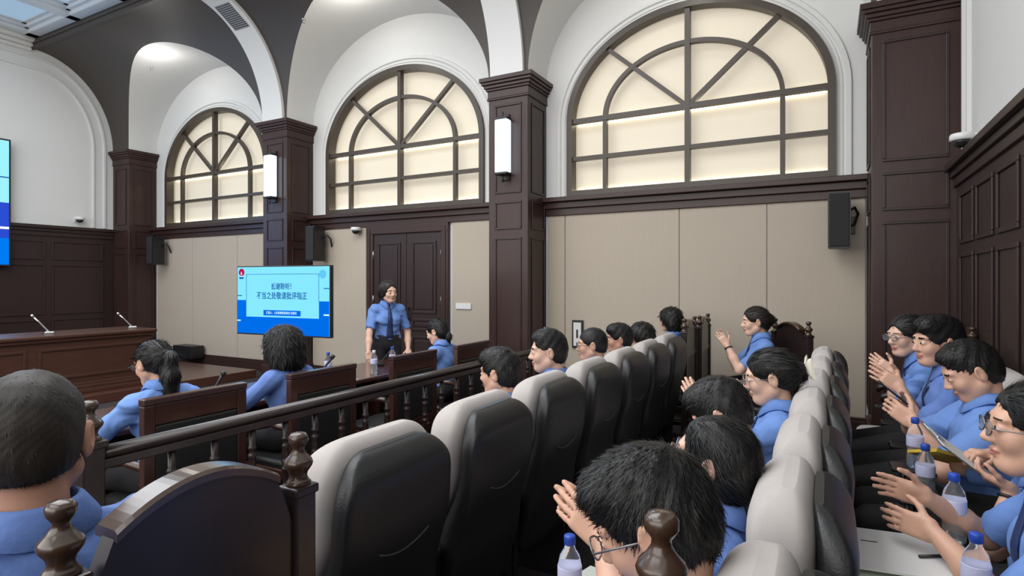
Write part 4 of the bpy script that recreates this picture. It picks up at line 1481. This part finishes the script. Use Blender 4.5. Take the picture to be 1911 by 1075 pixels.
def person(label, x, y, yaw, res=0.006, s=1.0, hip=None, lean=0.0, side=0.0, twist=0.0, stand=False, head=(0, 0, 0), neckfwd=0.03, headout=0.0,
           armL=None, armR=None, hair='short', hairm=None, gl=None, tie=False, fem=False, fat=0.0, skin=None, shirt=None, trous=None,
           knee=0.46, untuck=False, watch=None, legs=True, feet=0.0):
    """armL/armR: dict(w=(x,y,z) wrist, d=finger dir, n=palm facing, t=thumb side, curl, pole)"""
    skin = skin or SKIN; hairm = hairm or HAIR; shirt = shirt or SHIRT; trous = trous or TROUS
    root = empty('person', (x, y, 0), yaw, label, 'person')
    hz = hip if hip is not None else (0.93 * s if stand else 0.555)
    H = V3(0, 0, hz)
    up = np.array(Matrix.Rotation(lean, 3, 'Y') @ Matrix.Rotation(-side, 3, 'X') @ Vector((0, 0, 1)))
    tw = np.array(Matrix.Rotation(twist, 3, 'Z'))
    lat = nrm(np.cross(up, tw @ V3(1, 0, 0))); fwd = np.cross(lat, up)
    BM = np.stack([fwd, lat, up], 1)
    def B(f_, l_, u_): return H + (fwd * f_ + lat * l_ + up * u_) * s
    wS = 0.148 if fem else 0.178
    N = B(-0.005, 0, 0.475)
    hm = rotm(head[0], head[1], head[2])
    hm = np.array(Matrix.Rotation(lean * 0.0, 3, 'Y')) @ hm
    hc = N + up * (0.125 * s) + fwd * (neckfwd * s) + hm @ V3(0.020, 0, 0.020) * s
    hs = s * 1.04
    # ---- core torso shared by body and shirt
    def torso(S, e, k=0.05):
        S.ell(B(0, 0, 0.05), (V3(0.105, 0.155, 0.11) + e + V3(fat * .03, fat * .02, 0)) * s, BM, k=k)
        S.ell(B(0.012 + fat * 0.05, 0, 0.17), (V3(0.092 + fat * 0.055, 0.130 + fat * .03, 0.13) + e) * s, BM, k=k)
        S.ell(B(-0.002, 0, 0.315), (V3(0.102 + fat * .02, wS - 0.018 + fat * .012, 0.15) + e) * s, BM, k=k)
        for sy in (-1, 1):
            S.cap(B(-0.012, 0, 0.425), B(-0.008, sy * wS, 0.405), (0.052 + e) * s, (0.052 + e) * s, k=k)
            S.cap(B(-0.020, sy * 0.045, 0.432), B(-0.012, sy * (wS - .02), 0.415), (0.026 + e) * s, (0.042 + e) * s, k=0.03)
            if fem: S.ell(B(0.070, sy * 0.068, 0.300), (V3(0.052, 0.062, 0.060) + e) * s, BM, k=0.04)
            else: S.ell(B(0.060, sy * 0.068, 0.335), (V3(0.045, 0.072, 0.060) + e) * s, BM, k=0.04)
    body = Sd()
    torso(body, -0.004)
    body.cap(N - up * 0.03 * s + fwd * -0.005, hc + hm @ V3(-0.030, 0, -0.050) * hs, (0.050 if fem else 0.058) * s, (0.048 if fem else 0.056) * s, k=0.035)
    add_head(body, hc, hm, hs, fem, fat)
    arms = []
    for sy, A in ((1, armL), (-1, armR)):
        Sh = B(-0.006, sy * (wS + 0.012), 0.395)
        if A is None:
            A = dict(w=(0.34, sy * 0.13, hz + 0.10), d=(0.95, -sy * 0.25, -0.12), n=(0, 0, -1), t=(0.2, -sy * 1.0, 0))
        W = np.array(A['w'], float)
        El, W = ik(Sh, W, 0.275 * s, 0.245 * s, A.get('pole', (-0.5, sy * 0.55, -0.8)))
        fa = 1 + fat * 0.25
        body.cap(Sh, El, 0.044 * s * fa, 0.036 * s * fa, k=0.03)
        body.cap(El, El + (W - El) * 0.45, 0.037 * s * fa, 0.038 * s * fa, k=0.02)
        body.cap(El + (W - El) * 0.45, W, 0.037 * s * fa, 0.0245 * s * (0.94 if fem else 1), k=0.02)
        hand(body, W, A.get('d', W - El), A['n'], A['t'], s * (0.93 if fem else 1.0), A.get('curl', 0.35), A.get('spread', 0.05))
        arms.append((Sh, El, W))
    # ---- shirt
    sh = Sd()
    torso(sh, 0.010)
    for (Sh, El, W), sy in zip(arms, (1, -1)):
        u = nrm(El - Sh)
        rs = (0.053 if fem else 0.060) * s * (1 + fat * .22)
        c = cap(Sh - u * 0.02, El + u * 0.1, rs, rs * 1.13)
        sh.add(inter(c, plane(Sh + (El - Sh) * 0.80, u)), 0.035)
    hem = -0.06 if untuck else 0.075
    sh.add(plane(B(0, 0, hem), -up), 0.01, 'i')
    neckc = N + up * 0.012 * s
    sh.cap(neckc, neckc + up * 0.3, 0.058 * s, 0.085 * s, k=0.008, mode='s')
    q = HAIRSEED[0] * 3.1 + 1
    dirs = [nrm(V3(math.sin(q * 1.3), math.cos(q * 2.1), 0.8)), nrm(V3(math.cos(q), 0.6, math.sin(q * 1.7)))]
    def wr(P):
        a = P @ dirs[0]; b = P @ dirs[1]
        n1 = np.sin(a * 46 + 3.2 * np.sin(b * 19 + q) + q); n2 = np.sin(b * 70 + 4 * np.sin(a * 17) + 2 * q)
        return 0.0085 * n1 * np.abs(n1) * (0.5 + 0.5 * np.sin(b * 9 + q)) + 0.0018 * n2
    v, Q = mesh_sdf(sh, res * 1.15, wr)
    so = np_mesh('shirt', v, Q, shirt, root)
    # ---- trousers
    tr = Sd()
    e = 0.014
    tr.ell(B(-0.004, 0, 0.03), (V3(0.118, 0.165, 0.125) + V3(fat * .035, fat * .03, 0)) * s, BM, k=0.04)
    tr.ell(B(0.008 + fat * .04, 0, 0.11), (V3(0.108 + fat * .05, 0.146 + fat * .03, 0.09)) * s, BM, k=0.04)
    shoes = []
    for sy in (-1, 1):
        hj = H + V3(0.02, sy * 0.085 * s, -0.01) if not stand else H + V3(0, sy * 0.085, -0.02)
        if stand:
            kn = H + V3(0.02, sy * 0.095, -0.43 * s); an = V3(0.0, sy * 0.10, 0.09)
            tr.cap(hj, kn, 0.088 * s, 0.064 * s, k=0.03); tr.cap(kn, an, 0.064 * s, 0.054 * s, k=0.02)
        else:
            kn = V3(hj[0] + (knee - 0.02) * s, sy * 0.135, 0.50); an = V3(kn[0] + feet, sy * 0.14, 0.09)
            tr.cap(hj, kn, (0.086 + fat * .012) * s, 0.064 * s, k=0.04); tr.cap(kn, an, 0.062 * s, 0.055 * s, k=0.02)
        shoes.append(an)
    tr.add(plane(V3(0, 0, 0.07), V3(0, 0, -1)), 0.002, 'i')
    tr.add(plane(B(0, 0, 0.125), up), 0.004, 'i')
    v, Q = mesh_sdf(tr, res * 1.5)
    np_mesh('trousers', v, Q, trous, root)
    if legs:
        for an in shoes:
            so_ = Sd()
            so_.cap(an + V3(-0.02, 0, -0.045), an + V3(0.13, 0, -0.052), 0.040, 0.036, k=0.02)
            so_.cap(an + V3(-0.01, 0, 0.0), an + V3(0.0, 0, -0.04), 0.040, 0.044, k=0.02)
            so_.add(plane(V3(0, 0, 0.004), V3(0, 0, -1)), 0.003, 'i')
            v, Q = mesh_sdf(so_, res * 1.7)
            np_mesh('shoe', v, Q, SHOE, root)
    # ---- body mesh with lips and brows
    v, Q = mesh_sdf(body, res)
    Lc = ((v[Q].mean(1) - hc) @ hm) / hs
    mi = np.zeros(len(Q), int)
    lip = ((Lc[:, 1] / 0.0235) ** 2 + ((Lc[:, 2] + 0.0635) / 0.0105) ** 2 < 1) & (Lc[:, 0] > 0.070)
    mi[lip] = 1
    ay = np.abs(Lc[:, 1])
    brow = (ay > 0.012) & (ay < 0.048) & (np.abs(Lc[:, 2] - (0.0235 + 0.05 * (ay - 0.012) - 1.6 * (ay - 0.03) ** 2 * (ay > 0.03))) < (0.0028 if fem else 0.0040)) & (Lc[:, 0] > 0.05)
    mi[brow] = 2
    np_mesh('body', v, Q, [skin, LIP, hairm], root, mi)
    ey = []
    for sy in (-1, 1):
        mb = MB()
        Me = Matrix(np.vstack([np.hstack([hm * hs, np.array(hc + hm @ V3(0.0, 0, 0) * hs)[:, None]]), [0, 0, 0, 1]]).tolist())
        c = (0.0835, sy * 0.031, 0.0018)
        # almond of the eye: white, and a dark iris cap
        rings = []
        for xx, kk in ((0.0, 1.0), (0.0065, 0.93), (0.0102, 0.62), (0.0114, 0.05)):
            rings.append([(c[0] + xx - 0.05 * abs(math.cos(t)) * 0.06 * kk, c[1] + 0.0138 * kk * math.cos(t), c[2] + 0.0058 * kk * math.sin(t)) for t in np.linspace(0, 2 * PI, 17)[:-1]])
        eo = mb.loft(rings, M=Me).build('eye', EYEW, root)
        MB().loft([[(c[0] + xx, c[1] + r_ * math.cos(t), c[2] + min(r_, 0.0053) * math.sin(t)) for t in np.linspace(0, 2 * PI, 13)[:-1]] for xx, r_ in ((0.006, 0.0060), (0.0118, 0.0052), (0.0123, 0.002))], M=Me).build('iris', IRIS, eo)
    add_hair(hair, hc, hm, hs, res * 0.9, root, hairm)
    if gl: glasses(hc, hm, hs, root, gl)
    # ---- collar
    cb = neckc - up * 0.012 * s
    rings = []
    angs = np.linspace(R(9), R(351), 40)
    top, mid, bot = [], [], []
    for a in angs:
        dr = fwd * math.cos(a) + lat * math.sin(a)
        front = max(0, math.cos(a)) ** 3
        rr = 0.061 * s
        top.append(cb + dr * rr + up * (0.052 - 0.016 * front) * s)
        mid.append(cb + dr * (rr + 0.004 * s) + up * (0.054 - 0.018 * front) * s)
        bot.append(cb + dr * (rr + (0.032 + 0.016 * front) * s) + up * (-0.004 - 0.042 * front) * s)
    bot = push_out(sh, np.array(bot), 0.009 * s)
    mid2 = (np.array(mid) * 0.85 + bot * 0.15) + 0.0
    mid2 = mid2 + np.stack([fwd * math.cos(a) + lat * math.sin(a) for a in angs]) * 0.003 * s
    inn = [t_ - up * 0.045 * s for t_ in top]
    under = bot - up[None] * 0.004 * s - np.stack([fwd * math.cos(a) + lat * math.sin(a) for a in angs]) * 0.003
    rings = [[tuple(inn[i]), tuple(top[i]), tuple(mid[i]), tuple(mid2[i]), tuple(bot[i]), tuple(under[i])] for i in range(len(angs))]
    MB().loft(rings).build('collar', shirt, so)
    if tie:
        k0 = cb + fwd * 0.070 * s + up * 0.010 * s
        path = [k0]
        for u_ in np.linspace(0.42, 0.02 if stand else 0.06, 12):
            path.append(B(0.16, 0.0, u_))
        P = np.array(path)
        # march on to the shirt front
        for _ in range(30):
            dd = sh(P)
            P[1:] -= fwd * np.clip(dd[1:] - 0.006, -0.02, 0.02)[:, None]
        P[0] = k0
        wd = np.concatenate([[0.020, 0.016], np.linspace(0.022, 0.046, 10), [0.004]]) * s
        rings = []
        for i, p in enumerate(P):
            rings.append([tuple(p - lat * wd[i]), tuple(p + fwd * 0.006 - lat * wd[i] * .6), tuple(p + fwd * 0.008), tuple(p + fwd * 0.006 + lat * wd[i] * .6), tuple(p + lat * wd[i]), tuple(p - fwd * 0.004)])
        MB().loft(rings).build('tie', TIE, root)
    if watch:
        (Sh, El, W) = arms[0 if watch == 'L' else 1]
        u = nrm(W - El); p0 = W - u * 0.03
        a = nrm(np.cross(u, V3(0.3, 0.2, 1))); b = np.cross(u, a)
        mb = MB().tube([tuple(p0 + (a * math.cos(t) + b * math.sin(t)) * 0.030 * s) for t in np.linspace(0, 2 * PI, 25)[:-1]], 0.006, 8, closed=True)
        mb.build('wristwatch', BLACKP, root)
    return root


def clap(cx_, cy_, cz_, gap=0.03, up_=(0.55, 0, 0.83), pole=0.45):
    u = nrm(up_)
    W = V3(cx_, cy_, cz_)
    return (dict(w=tuple(W + V3(0, gap, 0)), d=u + V3(0, -0.12, 0), n=(0, -1, 0), t=(-0.8, 0, 0.55), curl=0.10, pole=(-0.4, pole, -0.85)),
            dict(w=tuple(W - V3(0, gap, 0)), d=u + V3(0, 0.12, 0), n=(0, 1, 0), t=(-0.8, 0, 0.55), curl=0.10, pole=(-0.4, -pole, -0.85)))


FINE, MED, COARSE = 0.0048, 0.0065, 0.0085
WIRE = mat('glasses_metal', (0.25, 0.24, 0.24), 0.3, metal=0.8)
DKFR = mat('glasses_dark', (0.03, 0.025, 0.03), 0.3)
PEOPLE = True

if PEOPLE:
    LAP = None

    def loc(px, py, yaw, wx, wy, wz):
        dx, dy = wx - px, wy - py
        c_, s_ = math.cos(-yaw), math.sin(-yaw)
        return (dx * c_ - dy * s_, dx * s_ + dy * c_, wz)

    # standing woman
    sx_, sy_, sw_ = -4.40, 5.10, R(-34)
    person('standing woman in blue shirt and navy tie, speaking at the desk', sx_, sy_, sw_, MED * 0.9, s=0.955, stand=True, hip=0.885,
           lean=0.06, head=(R(12), R(0), R(3)), hair='wavy', hairm=HAIRB, fem=True, tie=True, skin=SKIN3,
           armL=dict(w=loc(sx_, sy_, sw_, -4.175, 5.20, 0.825), d=(0.75, -0.1, -0.62), n=(-0.3, 0, -1), t=(0.2, -1, 0), curl=0.25, pole=(-0.9, 0.7, -0.2)),
           armR=dict(w=loc(sx_, sy_, sw_, -4.345, 4.73, 0.80), d=(0.25, 0.1, -0.96), n=(-0.4, 1, 0), t=(0.2, 1, 0), curl=0.25, pole=(-0.9, -0.7, -0.2)))
    # at the counsel desk
    person('seated woman with glasses and a long ponytail, at the desk', -3.17, 1.88, PI, MED, s=0.97, lean=0.14, head=(R(6), R(14), 0),
           hair='pony', fem=True, gl=DKFR, armL=dict(w=(0.32, 0.12, 0.82), d=(0.95, -0.3, -0.1), n=(0, 0, -1), t=(0, -1, 0), pole=(-0.5, 0.9, -0.4)),
           armR=dict(w=(0.32, -0.12, 0.82), d=(0.95, 0.3, -0.1), n=(0, 0, -1), t=(0, 1, 0), pole=(-0.5, -0.9, -0.4)), watch='L', shirt=SHIRT)
    person('seated woman with short fluffy black hair seen from behind, left of the empty counsel chair', -3.20, 2.74, PI, MED, s=0.96, lean=0.10, head=(R(0), R(6), 0),
           hair='fluffy', fem=True, armL=dict(w=(0.30, 0.16, 0.82), d=(0.95, -0.3, -0.1), n=(0, 0, -1), t=(0, -1, 0), pole=(-0.5, 0.9, -0.4)),
           armR=dict(w=(0.30, -0.16, 0.82), d=(0.95, 0.3, -0.1), n=(0, 0, -1), t=(0, 1, 0), pole=(-0.5, -0.9, -0.4)), shirt=SHIRTD)
    person('seated woman with a low ponytail, right of the standing woman', -3.17, 4.52, PI, MED, s=0.93, lean=0.12, head=(R(10), R(18), 0),
           hair='lowpony', fem=True, skin=SKIN3, armL=dict(w=(0.30, 0.14, 0.81), d=(0.95, -0.3, -0.1), n=(0, 0, -1), t=(0, -1, 0), pole=(-0.5, 0.9, -0.4)),
           armR=dict(w=(0.30, -0.14, 0.81), d=(0.95, 0.3, -0.1), n=(0, 0, -1), t=(0, 1, 0), pole=(-0.5, -0.9, -0.4)))
    # man at the left edge
    person('man at the left edge seen from behind, thinning hair and blue collar', -1.42, 0.57, PI, FINE, s=1.145, lean=0.0, head=(R(-30), R(6), 0),
           hair='thin', hairm=HAIRT, skin=SKIN2, shirt=SHIRTD, fat=0.3)
    # front row
    X1 = -1.475
    person('front row man seen from behind, dark hair low between the second and third seats', X1, 2.62, PI, MED, s=0.95, hip=0.535, lean=-0.03, head=(R(4), R(4), 0), hair='short', shirt=SHIRTD)
    person('front row young man with a neat faded haircut, face turned left in profile', X1, 3.22, PI, MED * 0.9, s=1.0, hip=0.55, lean=-0.03, head=(R(28), R(2), 0), hair='fade', skin=SKIN3, shirt=SHIRTD)
    ac = clap(0.30, 0, 0.98)
    person('front row man with very short hair and glasses, hands raised before his chin', X1, 3.98, PI, MED, s=0.965, hip=0.54, lean=-0.02, head=(R(20), R(2), 0), hair='thin', hairm=HAIR, gl=DKFR, armL=ac[0], armR=ac[1])
    person('front row man with a receding black hairline, right of the man raising his hands', X1, 4.60, PI, COARSE, s=0.945, hip=0.54, lean=-0.02, head=(R(24), R(2), 0), hair='short', skin=SKIN2, shirt=SHIRTD)
    person('farthest front row woman in a smooth dark bob, only the head showing over the seat', X1, 5.22, PI, COARSE, s=0.90, hip=0.54, lean=-0.02, head=(R(10), R(4), 0), hair='bob', fem=True)
    person('person with dark chin-length hair in the wooden armchair against the beige wall', -1.48, 6.42, PI, COARSE, s=0.99, hip=0.56, lean=0.0, head=(R(-10), R(2), 0), hair='bob', fem=True)
    # middle row
    aL, aR = clap(0.15, -0.26, 1.00, up_=(0.90, -0.1, 0.45))
    person('near man with thick black hair and glasses, bowed over clapping hands', -0.31, 1.06, PI, FINE, s=1.0, hip=0.55, lean=-0.12, head=(R(6), R(26), 0),
           hair='spiky', gl=WIRE, armL=aL, armR=aR, neckfwd=0.02)
    person('woman with round glasses and a low ponytail, chin raised, behind the near bowed man', -0.29, 1.62, PI, FINE, s=0.93, hip=0.54, lean=-0.10, head=(R(-4), R(-12), 0),
           hair='lowpony', fem=True, gl=WIRE, skin=SKIN3, shirt=SHIRTD)
    person('bowed person with messy dark hair between the round-glasses woman and the bow woman', -0.28, 2.20, PI, MED, s=0.95, hip=0.545, lean=0.02, head=(R(0), R(30), 0), hair='short', shirt=SHIRTD, trous=TROUS)
    aL, aR = clap(0.33, -0.02, 1.00)
    person('woman with a cream bow in her dark hair clapping in the middle row', -0.21, 2.88, PI, MED * 0.92, s=0.98, hip=0.56, lean=-0.04, head=(R(8), R(10), 0), hair='bow', fem=True, gl=WIRE, tie=True, armL=aL, armR=aR, skin=SKIN3)
    aL, aR = clap(0.30, 0.0, 1.02)
    person('clapping woman with a dark bun and black wristwatch before the beige wall', -0.52, 5.66, PI + R(14), MED, s=1.03, hip=0.60, lean=0.02, head=(R(4), R(4), 0), hair='bun', fem=True, tie=True, armL=aL, armR=aR, watch='L', skin=SKIN3, hairm=HAIRB)
    # back row
    sx_, sy_ = 0.60, 1.99
    person('near woman at the right edge with glasses, face in profile, arms stretched forward clapping', sx_, sy_, PI, FINE, s=1.0, hip=0.595, lean=0.12, head=(R(2), R(-2), 0), hair='bun', fem=True, gl=WIRE, tie=True, skin=SKIN,
           armL=dict(w=(0.33, -0.08, 0.87), d=(0.85, -0.5, 0.05), n=(-0.1, -0.7, 0.3), t=(0, -0.3, 1), curl=0.15, pole=(-0.2, 0.7, -0.8)),
           armR=dict(w=(0.33, -0.20, 0.93), d=(0.9, 0.0, 0.2), n=(0, 0.8, -0.3), t=(0, 0.1, 1), curl=0.15, pole=(-0.2, -0.7, -0.8)))
    sx_, sy_ = 0.655, 2.55
    person('person hidden behind the near right woman, hands holding a clipboard', sx_, sy_, PI, MED * 0.85, s=0.86, hip=0.54, lean=0.04, head=(R(0), R(20), 0), hair='short', watch='L',
           armL=dict(w=(0.12, 0.07, 0.91), d=(0.85, -0.25, 0.35), n=(0.1, -0.3, 0.9), t=(0.0, 0.9, 0.3), curl=0.6, pole=(-0.3, 0.7, -0.8)),
           armR=dict(w=(0.12, -0.14, 0.97), d=(0.9, 0.45, 0.1), n=(0.1, 0.1, -1), t=(0, 1, 0.1), curl=0.6, pole=(-0.3, -0.7, -0.8)))
    sx_, sy_ = 0.64, 3.27
    person('heavy-set man with a short haircut looking down at the phone in his hands', sx_, sy_, PI, MED * 0.85, s=1.02, hip=0.575, lean=0.04, head=(R(6), R(26), 0), hair='fade', fat=1.0, trous=GREYT, skin=SKIN,
           armL=dict(w=(0.30, 0.09, 0.96), d=(0.75, -0.45, 0.50), n=(0.2, -0.8, 0.2), t=(-0.4, 0.0, 0.9), curl=0.75, pole=(-0.3, 0.7, -0.7)),
           armR=dict(w=(0.32, -0.07, 0.97), d=(0.75, 0.45, 0.50), n=(0.2, 0.8, 0.2), t=(-0.4, 0.0, 0.9), curl=0.75, pole=(-0.3, -0.7, -0.7)))
    sx_, sy_ = 0.62, 3.88
    aL, aR = clap(0.27, 0.04, 1.02, up_=(0.8, 0, 0.5))
    person('man with short black hair clapping, left of the heavy-set man with the phone', sx_, sy_, PI, MED, s=1.07, hip=0.61, lean=0.08, head=(R(24), R(2), 0), hair='short', tie=True, armL=aL, armR=aR, skin=SKIN, shirt=SHIRTD)
    sx_, sy_ = 0.60, 4.49
    aL, aR = clap(0.24, 0.06, 1.02, up_=(0.75, 0, 0.6))
    person('smiling woman with glasses clapping, farthest person of the back row', sx_, sy_, PI, MED, s=1.04, hip=0.62, lean=0.18, head=(R(34), R(4), 0), hair='bun', fem=True, gl=WIRE, tie=True, armL=aL, armR=aR, skin=SKIN3)

# ------------------------------------------------------------------ things held or standing among the seats
ph = empty('mobile_phone', (0.27, 3.27, 1.075), 0, 'black phone held by the heavy-set man in the back row', 'phone')
ph.rotation_euler = (0, R(-50), 0)
MB().box(-0.004, 0.004, -0.036, 0.036, -0.074, 0.074, 0.003).build('phone_body', BLACKP, ph)
MB().box(0.004, 0.0048, -0.033, 0.033, -0.068, 0.068).build('phone_screen', mat('dark_screen', (0.02, 0.02, 0.03), 0.1), ph)


def tablet(loc, rz, lb, m=LWOOD, w_=0.24, d_=0.30):
    r = empty('writing_tablet', loc, rz, lb, 'writing tablet')
    MB().box(-d_ / 2, d_ / 2, -w_ / 2, w_ / 2, -0.018, 0, 0.006).build('board', m, r)
    MB().tube([(0.02, w_ / 2 - 0.03, -0.018), (0.02, w_ / 2 - 0.03, -0.70 + (0.73 - loc[2]) - 0.02)], 0.014).build('arm', BLACKP, r)
    return r


tablet((-0.62, 1.32, 0.715), PI, 'light wood writing board in front of the near bowed man')
bottle((-0.60, 1.42, 0.715), 'blue-capped water bottle at the bottom edge beside the near bowed man')
gb = empty('document_folder', (-0.56, 1.60, 0.70), R(-14), 'pale grey folder left of the near bowed man', 'folder')
MB().box(-0.12, 0.12, -0.09, 0.09, 0, 0.008, 0.002).build('cover', mat('grey_green_cover', (0.36, 0.38, 0.33), 0.6), gb)
MB().box(-0.115, 0.115, -0.085, 0.085, 0.008, 0.010).build('sheet', mat('pale_sheet', (0.45, 0.47, 0.42), 0.7), gb)
for x, y, z, lb in ((0.33, 3.02, 0.80, 'blue-capped water bottle before the belly of the heavy-set man'),
                    (0.33, 2.72, 0.76, 'blue-capped water bottle below the hands with the clipboard'),
                    (0.345, 2.24, 0.79, 'blue-capped water bottle behind the forearms of the near right woman'),
                    (0.335, 1.88, 0.74, 'clear water bottle at the bottom edge beside the near right woman')):
    bottle((x, y, z), lb)
    t = tablet((x - 0.01, y, z), PI, 'small dark drink shelf under the ' + lb[:20], BLACKP, 0.12, 0.16)
    t['label'] = 'small black drink shelf, bottle on it ' + lb.split(' bottle ')[1]
cb_ = empty('clipboard', (0.44, 2.60, 0.955), 0, 'white clipboard tilted in the hands behind the near right woman', 'clipboard')
cb_.rotation_euler = (R(12), R(38), R(18))
MB().box(-0.155, 0.155, -0.11, 0.11, 0, 0.004, 0.001).build('board', mat('clip_board_grey', (0.10, 0.09, 0.09), 0.5), cb_)
MB().box(-0.145, 0.145, -0.10, 0.10, 0.004, 0.0065).build('sheet', PAPER, cb_)
MB().box(-0.150, -0.120, -0.04, 0.04, 0.005, 0.014, 0.003).build('clip', CHROME, cb_)
yf = sheet('yellow_folder', (0.44, 2.80, 0.90), R(20), 0.26, 0.19, YEL, 'yellow folder behind the clipboard in the back row', 'folder', 0.012, (R(-18), R(14)))
pp = empty('document_sheets', (0.20, 2.08, 0.785), R(8), 'open white document sheets on the lap of the near right woman', 'paper')
MB().box(-0.18, 0.18, -0.15, 0.15, 0, 0.006).build('sheet', PAPER, pp)
MB().box(-0.13, -0.115, 0.04, 0.055, 0.006, 0.0075).box(-0.105, -0.06, 0.044, 0.048, 0.006, 0.0075).build('printed_line', BLACKP, pp)
MB().tube([(0.03, -0.03, 0.012), (0.15, 0.02, 0.012)], 0.0045).build('pen', BLACKP, pp)
sheet('note_pad', (0.19, 1.90, 0.765), R(8), 0.24, 0.16, mat('pale_green_pad', (0.55, 0.60, 0.48), 0.7), 'pale green pad below the open white document sheets', 'pad', 0.006)
tablet((0.20, 2.02, 0.762), PI, 'black writing board under the open white document sheets', BLACKP, 0.30, 0.30)
wl_ = sheet('paper_sheet', (-0.80, 5.35, 0.72), R(14), 0.24, 0.16, PAPER, 'white sheet on the knees of the clapping woman before the beige wall', 'paper', 0.003, (0, R(-8)))
